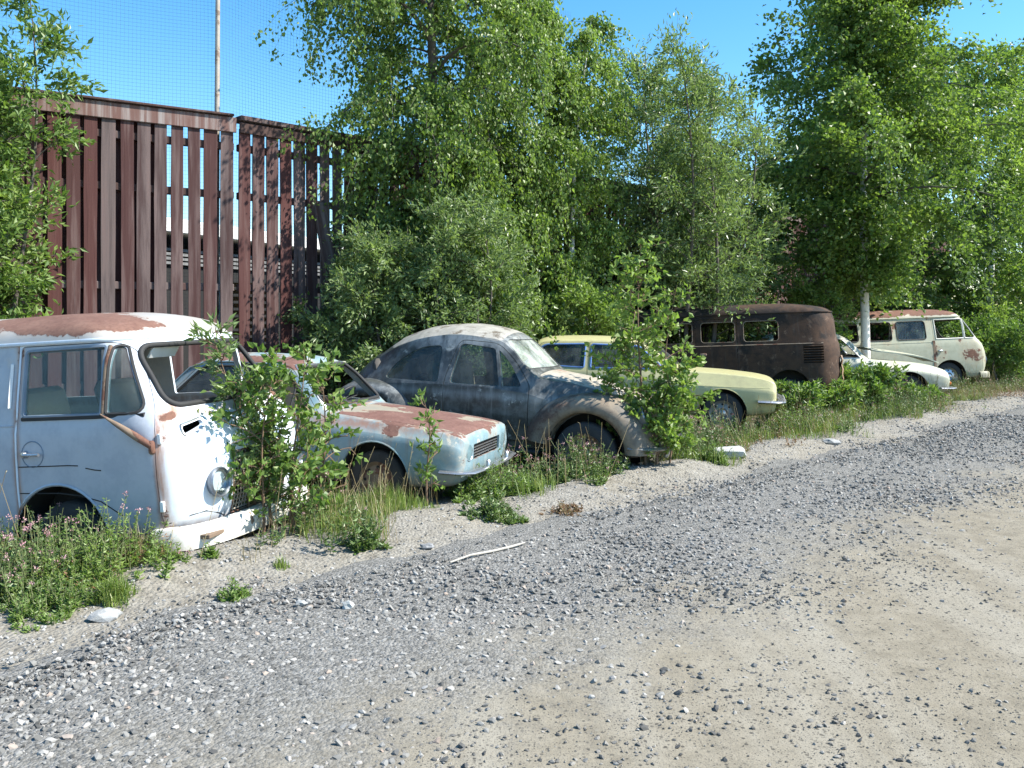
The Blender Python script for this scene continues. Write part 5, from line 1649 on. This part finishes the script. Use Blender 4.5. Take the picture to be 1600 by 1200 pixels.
# left edge
tree('willow_tree', (px(-62, 9.9), 9.9), 'bright leafy willow at the fence behind the white bus, cut by the left edge', 'tree', (M_bark, M_bark, M_sap),
     bushspec(8, 5.3, 1.5, .62, 24, .095, .42, r0=.04, nb=16, ntw=9, twl=.45, hang=.12, seed=4, z0f=.25, jit=.06), 17)
# fill behind the cars
for i, (x, Y, h, n, rad, lab, mat) in enumerate([
    (800, 13.9, 1.9, 5, .6, 'rounded shrub peeping over the roof of the black car', M_willow),
    (905, 14.6, 2.0, 5, .65, 'leafy bush over the roof of the yellow car', M_birchlight),
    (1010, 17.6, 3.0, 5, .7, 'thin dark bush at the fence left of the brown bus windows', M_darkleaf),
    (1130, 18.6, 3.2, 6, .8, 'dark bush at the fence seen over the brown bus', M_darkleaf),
    (1235, 19.4, 3.2, 6, .8, 'bright bush seen through the rear window of the brown bus', M_birchlight)]):
    tree('shrub', (px(x, Y), Y), lab, 'shrub', (M_bark, M_bark, mat), bushspec(n, h, 1.5, rad, 26, .085, .6, nb=9, ntw=8, seed=20 + i), 30 + i, 'shrubs along the fence')
# trees at the far end
for i, (x, Y, h, rad, lab, mat) in enumerate([
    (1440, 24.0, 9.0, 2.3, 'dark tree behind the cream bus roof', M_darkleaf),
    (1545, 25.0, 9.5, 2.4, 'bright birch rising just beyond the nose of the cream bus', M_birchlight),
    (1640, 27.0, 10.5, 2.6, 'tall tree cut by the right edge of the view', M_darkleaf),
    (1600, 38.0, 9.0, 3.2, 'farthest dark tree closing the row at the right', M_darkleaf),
    (1300, 26.5, 8.0, 2.2, 'tree beyond the fence behind the tall white-trunked birch', M_birchleaf)]):
    tree('roadside_tree', (px(x, Y), Y), lab, 'tree', (M_birch if 'birch' in lab else M_bark, M_bark, mat),
         [dict(h=h, r0=.12, nb=40, z0=.9, zh=h * .97, prof=[(0, rad * .8), (.25, rad), (.6, rad * .85), (1, rad * .25)], up0=.5, droop=.9, ntw=13, twl=.95, nl=44, ls=.12, asp=.75, hang=.4, jit=.12)], 50 + i, 'trees at the far end of the row', False)
for i, (x, Y, h, lab, mat) in enumerate([
    (1560, 20.5, 1.6, 'bright bush against the nose of the cream bus', M_sap),
    (1600, 22.5, 2.0, 'bush in front of the half-hidden pale car', M_birchlight),
    (1500, 26.0, 2.6, 'shadowed bush behind the cab of the cream bus', M_birchlight)]):
    tree('shrub', (px(x, Y), Y), lab, 'shrub', (M_bark, M_bark, mat), bushspec(6, h, 1.7, .55, 24, .085, .5, nb=10, ntw=8, seed=70 + i), 70 + i, 'bushes at the far end of the row')

# saplings among the cars
def sapling(loc, label, mats, stems, seed, name='sapling', cat='sapling'):
    return tree(name, loc, label, cat, mats, stems, seed)
sp = lambda at, h, lean, nb, rad, nl, ls, asp, ntw=4, twl=.2, up0=.7, hang=.1, z0=.12, r0=.012, droop=.5: dict(at=(*at, 0), h=h, r0=r0, nb=nb, z0=h * z0, zh=h * .97, prof=[(0, rad), (.5, rad * .9), (1, rad * .35)], up0=up0, droop=droop, ntw=ntw, twl=twl, nl=nl, ls=ls, asp=asp, hang=hang, lean=lean, wob=.05, jit=.018)
sapling((px(412, 6.15), 6.15), 'young birch sapling growing against the grille of the white bus', (M_twig, M_twig, M_sap),
        [sp((0, 0), 1.30, (.02, .02), 15, .30, 8, .060, .72), sp((.16, .12), 1.40, (.05, 0), 13, .28, 7, .060, .72), sp((-.12, .08), 1.15, (-.06, 0), 11, .26, 8, .06, .72), sp((.30, .3), 1.25, (.08, .02), 12, .26, 8, .06, .72), sp((.2, .05), .7, (.1, 0), 7, .22, 6, .06, .7)], 81)
sapling((px(405, 6.25), 6.28), 'slender willow shoot leaning left across the windscreen of the white bus', (M_twig, M_twig, M_willow),
        [sp((0, 0), 1.55, (-.20, .02), 14, .20, 10, .085, .26, twl=.16, z0=.3), sp((.02, .05), 1.15, (-.08, .02), 11, .22, 10, .085, .26, twl=.16), sp((.1, 0), .9, (-.12, 0), 9, .22, 10, .08, .28, twl=.16)], 82)
sapling((px(1008, 8.92), 8.92), 'leafy birch sapling in front of the nose of the black car', (M_twig, M_twig, M_birchlight),
        [sp((0, 0), 2.35, (-.03, .02), 24, .36, 7, .066, .75, ntw=7, twl=.26, r0=.018), sp((.15, .15), 1.9, (.10, .02), 15, .32, 7, .066, .75, ntw=6, twl=.24), sp((-.15, .1), 1.3, (-.12, .03), 11, .30, 7, .066, .75, ntw=6, twl=.24), sp((.25, 0), 1.1, (.12, 0), 14, .3, 11, .06, .75, ntw=6), sp((.1, -.1), .75, (.05, 0), 12, .3, 11, .06, .75, ntw=6)], 83)
sapling((px(668, 7.15), 7.15), 'single tall weed stem standing before the blue bonnet', (M_twig, M_twig, M_sap),
        [sp((0, 0), .92, (-.02, 0), 10, .13, 6, .07, .4, ntw=3, twl=.10)], 84, 'weed', 'weed')
for i, (x, Y, h, n, lab) in enumerate([
    (1358, 15.2, .78, 6, 'lush broad-leaved bush before the pale green car'), (1300, 14.9, .50, 5, 'dark broad-leaved bush under the tail of the brown bus'),
    (1262, 14.2, .55, 3, 'willowherb clump between the yellow car and the brown bus'), (1432, 15.9, .30, 3, 'leafy weeds at the wheel arch of the pale green car')]):
    tree('bush', (px(x, Y), Y), lab, 'bush', (M_twig, M_twig, M_sap if i != 1 else M_birchlight), bushspec(n, h, .9, .28, 14, .095, .42, r0=.010, nb=9, ntw=5, twl=.18, seed=90 + i, z0f=.1, jit=.03), 90 + i, 'bushes among the car noses')

# ------------------------------------------------------------------ verge growth: grass, herbs, flowers, gravel
M_weedstem = plain('weed_stem', (0.10, 0.115, 0.045), 0.8, var=.4)
M_grass = leafmat('grass_blade', (0.09, 0.15, 0.03), (0.19, 0.26, 0.055), (0.36, 0.34, 0.14), trans=.3)
M_dry = leafmat('dry_grass', (0.20, 0.15, 0.08), (0.30, 0.24, 0.13), (0.38, 0.33, 0.20), trans=.25)
M_herb = leafmat('herb_leaf', (0.06, 0.11, 0.03), (0.12, 0.19, 0.05), (0.21, 0.26, 0.085), trans=.3)
M_redherb = leafmat('reddish_herb', (0.16, 0.07, 0.04), (0.22, 0.13, 0.06), (0.20, 0.17, 0.07), trans=.2)
M_pink = leafmat('pink_flower', (0.42, 0.20, 0.24), (0.50, 0.30, 0.32), (0.56, 0.42, 0.40), trans=.2)

def blades(P, h, w, r, lean=.5):
    n = len(P)
    a = r.uniform(0, 6.28, n)
    d = np.stack([np.cos(a), np.sin(a), np.zeros(n)], 1)
    s = np.stack([-np.sin(a), np.cos(a), np.zeros(n)], 1)
    hh = (h * r.uniform(.45, 1.25, n))[:, None]; ww = (w * r.uniform(.7, 1.3, n))[:, None]
    ln = np.abs(r.normal(0, lean, n))[:, None]
    up = np.array((0, 0, 1.0))
    m = P + up * hh * .55 + d * hh * ln * .3
    t = P + up * hh * (1 - ln * .25) + d * hh * ln
    V = np.stack([P - s * ww / 2, P + s * ww / 2, m + s * ww * .4, m - s * ww * .4, t], 1).reshape(-1, 3)
    i = np.arange(n)[:, None] * 5
    F = np.concatenate([i + np.array([[0, 1, 2]]), i + np.array([[0, 2, 3]]), i + np.array([[3, 2, 4]])], 0)
    return V, F

def herbs(P, h, ls, r, nl=14, asp=.42, flower=0.0, hs=None):
    """upright herbs: thin stem, leaves along it, optional flower heads"""
    n = len(P)
    hh = h * r.uniform(.3, 1.2, n)
    if hs is not None: hh = hh * hs
    a = r.uniform(0, 6.28, n); ln = np.abs(r.normal(0, .36, n))
    q = np.linspace(0, 1, 4)
    dirv = np.stack([np.cos(a) * ln, np.sin(a) * ln, np.ones(n)], 1)
    SPt = P[:, None, :] + dirv[:, None, :] * (hh[:, None] * q[None])[:, :, None]
    SV, SF = batch_tubes(SPt, np.full((n, 4), .0022), 3)
    m = n * nl
    i = np.repeat(np.arange(n), nl)
    t = r.uniform(.05, 1.0, m)
    lp = P[i] + dirv[i] * (hh[i] * t)[:, None]
    aa = r.uniform(0, 6.28, m)
    ld = np.stack([np.cos(aa), np.sin(aa), r.uniform(-.1, .9, m)], 1)
    ll = ls * r.uniform(.5, 1.25, m) * (1.15 - .5 * t)
    LV, LF = leaves_arr(lp, ld, ll, ll * asp, r.uniform(-.5, .5, m) + math.pi)
    FV = FF = None
    if flower > 0:
        k = np.nonzero(r.uniform(0, 1, n) < flower)[0]
        per = 12
        j = np.repeat(k, per)
        fp = P[j] + dirv[j] * hh[j][:, None] * 1.02 + r.normal(0, .008, (len(j), 3))
        fd = unit(r.normal(0, 1, (len(j), 3)) + np.array((0, 0, .5)))
        FV, FF = leaves_arr(fp, fd, np.full(len(j), .016), np.full(len(j), .008), r.uniform(0, 6.28, len(j)))
    return (SV, SF), (LV, LF), (FV, FF)

def sn(s, n):
    """road-wise coordinates (along, across) to x, y"""
    return (s + n) * S2, (s - n) * S2
def on_ground(s, n):
    x, y = sn(s, n)
    return np.stack([x, y, H(x, y) - .01], 1)

rg = np.random.default_rng(3)
# density of growth follows a ragged band at the car noses
def band(count, n0, n1, s0, s1, thr, sc=1.1, off=0.0, edge=None):
    s = s0 + (s1 - s0) * rg.uniform(0, 1, count) ** 1.25
    n = rg.uniform(n0, n1, count)
    v = vnoise(s * sc + 5 + off, n * sc * 1.4 + 3) * .65 + vnoise(s * sc * 3 + off, n * sc * 3.3) * .35
    keep = v > thr + .34 * np.clip((n + 5.6) / .95, 0, 1)
    return s[keep], n[keep]
def keep_out(P):
    """no plants inside the white bus' nose or the near cars' bodies"""
    ok = np.ones(len(P), bool)
    for (X, Y, yaw, u0, u1, hw) in ((-2.79, 6.65, 104.3, -3.4, 1.30, .90), (-1.02, 8.18, 106.5, -3.0, .78, .66), (1.0, 9.58, 110.9, -3.1, .55, .74), (3.10, 12.75, 104, -3.5, .70, .70), (7.87, 17.75, 96, -3, .8, .75), (2.68, 15.98, -76.2, -3.2, .8, .8), (9.75, 20.1, 86, -3, 1, .8)):
        sy, cy = math.sin(R(yaw)), math.cos(R(yaw))
        dx, dy = P[:, 0] - X, P[:, 1] - Y
        u = dx * sy + dy * cy; v = -dx * cy + dy * sy
        ok &= ~((u > u0) & (u < u1) & (np.abs(v) < hw))
    return ok
def stuff(name, V, F, mat, label=None, mi=None):
    o = link(name, np_mesh(name, V, F, mi), mat)
    return tag(o, label, None, None, 'stuff')

s, n = band(52000, -7.6, -4.75, 1.6, 26, .49)
P = on_ground(s, n); P = P[keep_out(P)]
V, F = blades(P, .20 * (.35 + 1.1 * vnoise(P[:, 0] * 2.3, P[:, 1] * 2.3)), .006, rg, .6)
stuff('grass', V, F, M_grass, 'green grass growing along the verge at the car noses')
s, n = band(16000, -7.2, -4.8, 1.6, 26, .50, off=40)
P = on_ground(s, n); P = P[keep_out(P)]
V, F = blades(P, .30, .004, rg, .5)
stuff('dry_grass', V, F, M_dry, 'dry straw-coloured grass mixed into the verge')
s, n = band(11000, -7.6, -4.85, 1.6, 27, .46, off=17)
P = on_ground(s, n); P = P[keep_out(P)]
(SV, SF), (LV, LF), (FV, FF) = herbs(P, .40, .055, rg, 15, .42, .14, .25 + 1.1 * vnoise(P[:, 0] * 1.9 + 8, P[:, 1] * 1.9))
V = np.concatenate([SV[:0], LV]); stuff('weeds', LV, LF, M_herb, 'leafy green weeds crowding the noses of the wrecks')
stuff('weed_stems', SV, SF, M_weedstem, 'thin stems of the verge weeds')
stuff('weed_flowers', FV, FF, M_pink, 'small pink clover heads scattered through the weeds')
s, n = band(2600, -6.6, -4.7, 1.6, 27, .52, off=71)
P = on_ground(s, n); P = P[keep_out(P)]
(SV, SF), (LV, LF), _ = herbs(P, .16, .035, rg, 14, .5)
stuff('red_weeds', LV, LF, M_redherb, 'low reddish weeds on the stony verge')

s, n = band(1500, -7.2, -5.0, 1.6, 26, .44, off=23)
P = on_ground(s, n); P = P[keep_out(P)]
(SV, SF), (LV, LF), _ = herbs(P, .55, .03, rg, 6, .3)
stuff('dry_stems', np.concatenate([SV, LV]), np.concatenate([np.c_[SF[:, :3]], SF[:, [0, 2, 3]], LF + len(SV)]), M_dry, 'dead brown stems standing among the weeds')

# counted clumps
def clump(name, x, Y, label, cat, kind, nn, rad, h, mats, seed, group='plant clumps on the verge', ls=.05, flower=0, nl=14, w=.006, lean=.35):
    r = np.random.default_rng(seed)
    X = px(x, Y); z = float(RZ(X, Y))
    a = r.uniform(0, 6.28, nn); d = rad * r.uniform(0, 1, nn) ** .62 * (1 + .35 * np.sin(a * 3 + seed))
    hs = 1 - .62 * np.clip(d / rad, 0, 1.2) ** 1.5
    P = np.stack([np.cos(a) * d, np.sin(a) * d, H(X + np.cos(a) * d, Y + np.sin(a) * d) - z - .01], 1)
    if kind == 'grass':
        V, F = blades(P, h * hs, w, r, lean)
        o = link(name, np_mesh(name, V, F), mats[0]); o.location = (X, Y, z)
        return tag(o, label, cat, group)
    root = empty(name, (X, Y, z), label, cat, group)
    st, lv, fl = herbs(P, h, ls, r, nl, .45, flower, hs)
    tag(link('stems', np_mesh('stems', *st), M_weedstem, root), kind='stuff')
    tag(link('foliage', np_mesh('foliage', *lv), mats[0], root), kind='stuff')
    if flower: tag(link('flowers', np_mesh('flowers', *fl), M_pink, root), kind='stuff')
    return root
clump('clover_clump', 60, 5.55, 'pink-flowered clover in front of the wheel arch of the white bus', 'weed', 'herb', 300, .68, .42, (M_herb,), 101, ls=.045, flower=.28, nl=20)
clump('weed_clump', 150, 5.30, 'bushy green weed hiding the front wheel of the white bus', 'weed', 'herb', 210, .42, .42, (M_birchlight,), 102, ls=.042, nl=22, flower=.06)
clump('clover_clump', 5, 5.0, 'flowering clover at the left edge of the verge', 'weed', 'herb', 190, .36, .40, (M_herb,), 103, ls=.042, flower=.3, nl=18)
clump('grass_tuft', 215, 5.60, 'tan dry grass tuft under the front corner of the white bus', 'grass tuft', 'grass', 700, .22, .24, (M_dry,), 104, w=.005)
clump('grass_tuft', 178, 4.85, 'bright green grass tuft beside the pale flat stone', 'grass tuft', 'grass', 520, .12, .17, (M_grass,), 105, lean=.6)
clump('weed_clump', 75, 4.75, 'low bright green weeds to the left of the pale flat stone', 'weed', 'herb', 260, .26, .15, (M_sap,), 106, ls=.035, nl=14)
clump('grass_tuft', 515, 6.75, 'brightest green grass tuft between the bus bumper and the blue car wheel', 'grass tuft', 'grass', 1500, .34, .27, (M_grass,), 107, w=.006)
clump('grass_tuft', 600, 6.95, 'long grass tuft under the wheel of the blue car', 'grass tuft', 'grass', 1100, .34, .24, (M_grass,), 108, w=.006)
clump('weed_clump', 575, 5.95, 'dark green weed standing alone on the pale verge before the blue car', 'weed', 'herb', 36, .10, .24, (M_herb,), 109, ls=.06, nl=18)
clump('weed_clump', 775, 6.9, 'green weed patch on the pale verge in front of the black car door', 'weed', 'herb', 90, .22, .20, (M_herb,), 110, ls=.05, nl=16)
clump('weed_clump', 885, 7.1, 'reddish low weed on the verge in front of the black car wheel', 'weed', 'herb', 70, .18, .10, (M_redherb,), 111, ls=.03, nl=16)
clump('weed_clump', 365, 4.95, 'small sprouting weed on bare gravel before the bus bumper', 'weed', 'herb', 30, .08, .14, (M_sap,), 112, ls=.04, nl=14)
clump('grass_tuft', 905, 8.5, 'thick pink-specked weed tuft hiding the wheel of the black car', 'weed', 'herb', 260, .45, .42, (M_herb,), 113, ls=.05, nl=16, flower=.3)
clump('weed_clump', 760, 7.6, 'yellowish weed clump under the bumper of the blue car', 'weed', 'herb', 260, .36, .32, (M_sap,), 114, ls=.05, nl=16)
clump('weed_clump', 1080, 10.6, 'pinkish weeds round the wheel of the yellow car', 'weed', 'herb', 200, .45, .40, (M_herb,), 115, ls=.055, nl=15, flower=.4)
clump('weed_clump', 1230, 12.2, 'olive weed clump beneath the yellow car bumper', 'weed', 'herb', 260, .55, .42, (M_sap,), 116, ls=.06, nl=15)
clump('weed_clump', 330, 5.55, 'tiny green sprout at the bumper edge of the white bus', 'weed', 'herb', 16, .04, .09, (M_sap,), 117, ls=.05, nl=12)
clump('weed_clump', 1118, 9.4, 'light green weed in front of the white block', 'weed', 'herb', 60, .14, .22, (M_sap,), 118, ls=.05, nl=15)
clump('grass_tuft', 440, 5.5, 'little yellow-green tuft alone on the gravel below the bus bumper', 'grass tuft', 'grass', 90, .05, .10, (M_grass,), 119)

# stones
def stone_proto(seed, sub=1, flat=.65):
    r = np.random.default_rng(seed)
    bm = bmesh.new(); bmesh.ops.create_icosphere(bm, subdivisions=sub, radius=.5)
    V = np.array([v.co[:] for v in bm.verts]); F = np.array([[v.index for v in f.verts] for f in bm.faces]); bm.free()
    V = V * r.uniform(.62, 1.3, (len(V), 1)) * np.array((1, r.uniform(.65, .95), flat * r.uniform(.8, 1.1)))
    return V, F
protos = [stone_proto(i) for i in range(10)]
def chip_proto(seed, four):
    r = np.random.default_rng(seed)
    if four:
        V = np.array([(-.5, -.35, -.2), (.5, -.3, -.2), (0, .5, -.2), (0, 0, .38)]); F = np.array([(0, 2, 1), (0, 1, 3), (1, 2, 3), (2, 0, 3)])
    else:
        V = np.array([(.5, 0, 0), (0, .42, 0), (-.5, 0, 0), (0, -.42, 0), (.05, 0, .36), (0, .05, -.3)])
        F = np.array([(0, 1, 4), (1, 2, 4), (2, 3, 4), (3, 0, 4), (1, 0, 5), (2, 1, 5), (3, 2, 5), (0, 3, 5)])
    return V * r.uniform(.7, 1.3, V.shape), F
chips8 = [chip_proto(300 + i, False) for i in range(10)]
chips4 = [chip_proto(400 + i, True) for i in range(10)]
def stones(P, size, r):
    """few-sided chips for the small ones, twenty faces for the larger; nothing far outside the view"""
    keep = np.abs(P[:, 0]) < P[:, 1] * .80 + .6
    P, size = P[keep], size[keep]
    app = size / np.maximum(P[:, 1], 1.0)                 # apparent size
    cls = np.where(app < .0021, 0, np.where(app < .0036, 1, 2))
    n = len(P); which = r.integers(0, 10, n) + 10 * cls
    allp = chips4 + chips8 + protos
    VV, FF, o = [], [], 0
    for k in range(30):
        m = which == k
        if not m.any(): continue
        V, F = allp[k]
        a = r.uniform(0, 6.28, m.sum()); ca, sa = np.cos(a)[:, None], np.sin(a)[:, None]
        tl = r.normal(0, .35, (m.sum(), 1))
        sz = size[m][:, None]
        X = V[None, :, 0] * ca - V[None, :, 1] * sa; Y = V[None, :, 0] * sa + V[None, :, 1] * ca; Z = V[None, :, 2] + X * tl
        Q = np.stack([X * sz, Y * sz, Z * sz], -1) + P[m][:, None, :]
        VV.append(Q.reshape(-1, 3)); FF.append((F[None] + (np.arange(m.sum()) * len(V))[:, None, None] + o).reshape(-1, 3)); o += m.sum() * len(V)
    return np.concatenate(VV), np.concatenate(FF)
def stone_mat(name, stops):
    m, nt, b = newmat(name)
    c = ramp(nt, island(nt), stops)
    n = noise(nt, ocoord(nt), 60, 4, .7)
    c = mix(nt, mth(nt, 'MULTIPLY', n, .5), c, mix(nt, 1.0, c, (.55, .55, .55), 'MULTIPLY'))
    nt.links.new(c, b.inputs['Base Color']); b.inputs['Roughness'].default_value = .85
    b.inputs['Specular IOR Level'].default_value = .3
    bump(nt, b, n, .4, .003)
    return m
M_stone = stone_mat('grey_gravel', [(0, (.085, .083, .078)), (.3, (.17, .166, .155)), (.65, (.265, .257, .24)), (.9, (.37, .358, .335)), (1, (.32, .25, .20))])
M_stone2 = stone_mat('road_stone', [(0, (.075, .074, .07)), (.4, (.15, .142, .13)), (.8, (.24, .225, .20)), (1, (.33, .31, .28))])
M_stone3 = stone_mat('verge_stone', [(0, (.15, .147, .14)), (.5, (.26, .253, .238)), (1, (.42, .41, .39))])
def scatter(cnt, n0, n1, s0, s1, fn, smin, smax, r, sink=.25, pw=1.5, zf=RZ):
    s = s0 + (s1 - s0) * r.uniform(0, 1, cnt) ** pw; n = n0 + (n1 - n0) * r.uniform(0, 1, cnt) ** (1.35 if n1 > 0 else 1)
    k = r.uniform(0, 1, cnt) < fn(s, n)
    s, n = s[k], n[k]
    size = (smin + (smax - smin) * r.uniform(0, 1, len(s)) ** 3.0) * (1 + .45 * np.clip((s - 6) / 10, 0, 1.5))
    x, y = sn(s, n)
    return np.stack([x, y, zf(x, y) + size * (.5 - sink) * .5], 1), size
rs = np.random.default_rng(21)
def gband(s, n):
    q = n + (vnoise(s * .9 + 20, n * .9) - .5) * 1.0 + (vnoise(s * 3.1, n * 2.7 + 9) - .5) * .5
    lo = np.clip((q + 4.75) / .35, 0, 1); hi = np.clip((-1.9 - q) / 1.35, 0, 1) ** 1.3
    return lo * hi * (.55 + .45 * np.clip((vnoise(s * 1.3 + 3, n * 2.1) - .2) * 2, 0, 1))
P, z_ = scatter(90000, -5.0, -1.3, 0.2, 16, gband, .009, .042, rs, pw=1.8)
V, F = stones(P, z_, rs); stuff('gravel', V, F, M_stone, 'loose grey crushed gravel heaped along the road edge')
def sparse(s, n):
    c = vnoise(s * 1.1 + 7, n * 1.7 + 2) * .6 + vnoise(s * .3, n * 3.0 + 5) * .4
    return np.clip((c - .30) * 1.5, .15, 1)
P, z_ = scatter(150000, -2.9, 3.2, .6, 15, sparse, .004, .030, rs, pw=1.9, sink=.5)
V, F = stones(P, z_, rs); stuff('road_stones', V, F, M_stone2, 'scattered dark stones on the sandy road')
P, z_ = scatter(20000, -6.6, -4.4, 1.0, 20, lambda s, n: .35 + .6 * vnoise(s * 1.5, n * 1.9), .008, .032, rs, pw=1.6)
V, F = stones(P, z_, rs); stuff('verge_stones', V, F, M_stone3, 'pale small stones covering the verge')

# stones one can point at
def rock(x, y_px, size, label, mat, seed, flat=.6, rot=0):
    Y = 1.6 * 1350 / (y_px - 500); X = px(x, Y)
    V, F = stone_proto(seed, 2, flat)
    rr = np.random.default_rng(seed); nb_ = unit(rr.normal(0, 1, (7, 3)))
    for q in nb_: V = V - np.clip((V @ q)[:, None] - .33, 0, None) * q * .9
    V = V * np.array(size)
    o = link('stone', np_mesh('stone', V, F), mat); o.location = (X, Y, float(RZ(X, Y)) + size[2] * flat * .30); o.rotation_euler = (0, 0, rot)
    return tag(o, label, 'stone', 'larger stones lying on the verge')
M_rk = plain('pale_rock', (.30, .30, .29), .9, var=.25, scale=14, bumpy=.5)
M_rk2 = plain('grey_rock', (.22, .22, .22), .9, var=.3, scale=14, bumpy=.5)
M_rk3 = plain('white_block', (.40, .40, .38), .9, var=.15, scale=10, bumpy=.5)
rock(163, 968, (.20, .13, .13), 'pale flat stone at the lower left of the verge', M_rk, 201, .6, .3)
rock(545, 960, (.075, .06, .075), 'white angular stone on the grey gravel', M_rk3, 202, .8)
rock(471, 955, (.075, .06, .06), 'pale stone left of the white angular stone', M_rk, 203, .7)
rock(668, 861, (.10, .08, .08), 'dark grey stone on the verge above the stick', M_rk2, 204, .7)
rock(1300, 697, (.24, .2, .14), 'low pale boulder on the far verge', M_rk, 205, .6)
_br = np.random.default_rng(77)
bm_ = bmesh.new()
for q in _br.uniform(-1, 1, (46, 3)):
    q = q / max(abs(q)) * (1 - .12 * _br.uniform(0, 1))
    bm_.verts.new((q[0] * .20 * (1 - .1 * q[2]), q[1] * .11, q[2] * .065))
_hull = bmesh.ops.convex_hull(bm_, input=bm_.verts)
bmesh.ops.delete(bm_, geom=[v for v in bm_.verts if not v.link_faces], context='VERTS')
bm_.verts.index_update()
bl = MB().add([v.co[:] for v in bm_.verts], [[v.index for v in f.verts] for f in bm_.faces]); bm_.free()
b_ = bl.build('block', M_rk3, None, 12); Y = 9.75; b_.location = (px(1137, Y), Y, float(H(px(1137, Y), Y)) + .055); b_.rotation_euler = (R(3), R(-4), R(-6))
tag(b_, 'white concrete block lying in the weeds below the yellow car', 'block')
# stick on the gravel
sp_ = []
for k, (x, y_) in enumerate([(703, 891), (735, 880), (770, 872), (800, 865), (820, 860)]):
    Y = 1.6 * 1350 / (y_ - 500); sp_.append((px(x, Y), Y, float(RZ(px(x, Y), Y)) + .018 + .004 * math.sin(k * 2)))
tag(MB().tube(sp_, [.006, .008, .009, .009, .006], 7).build('stick', plain('bleached_stick', (.40, .37, .32), .8), None, 60), 'bleached thin stick lying on the edge of the gravel', 'stick')
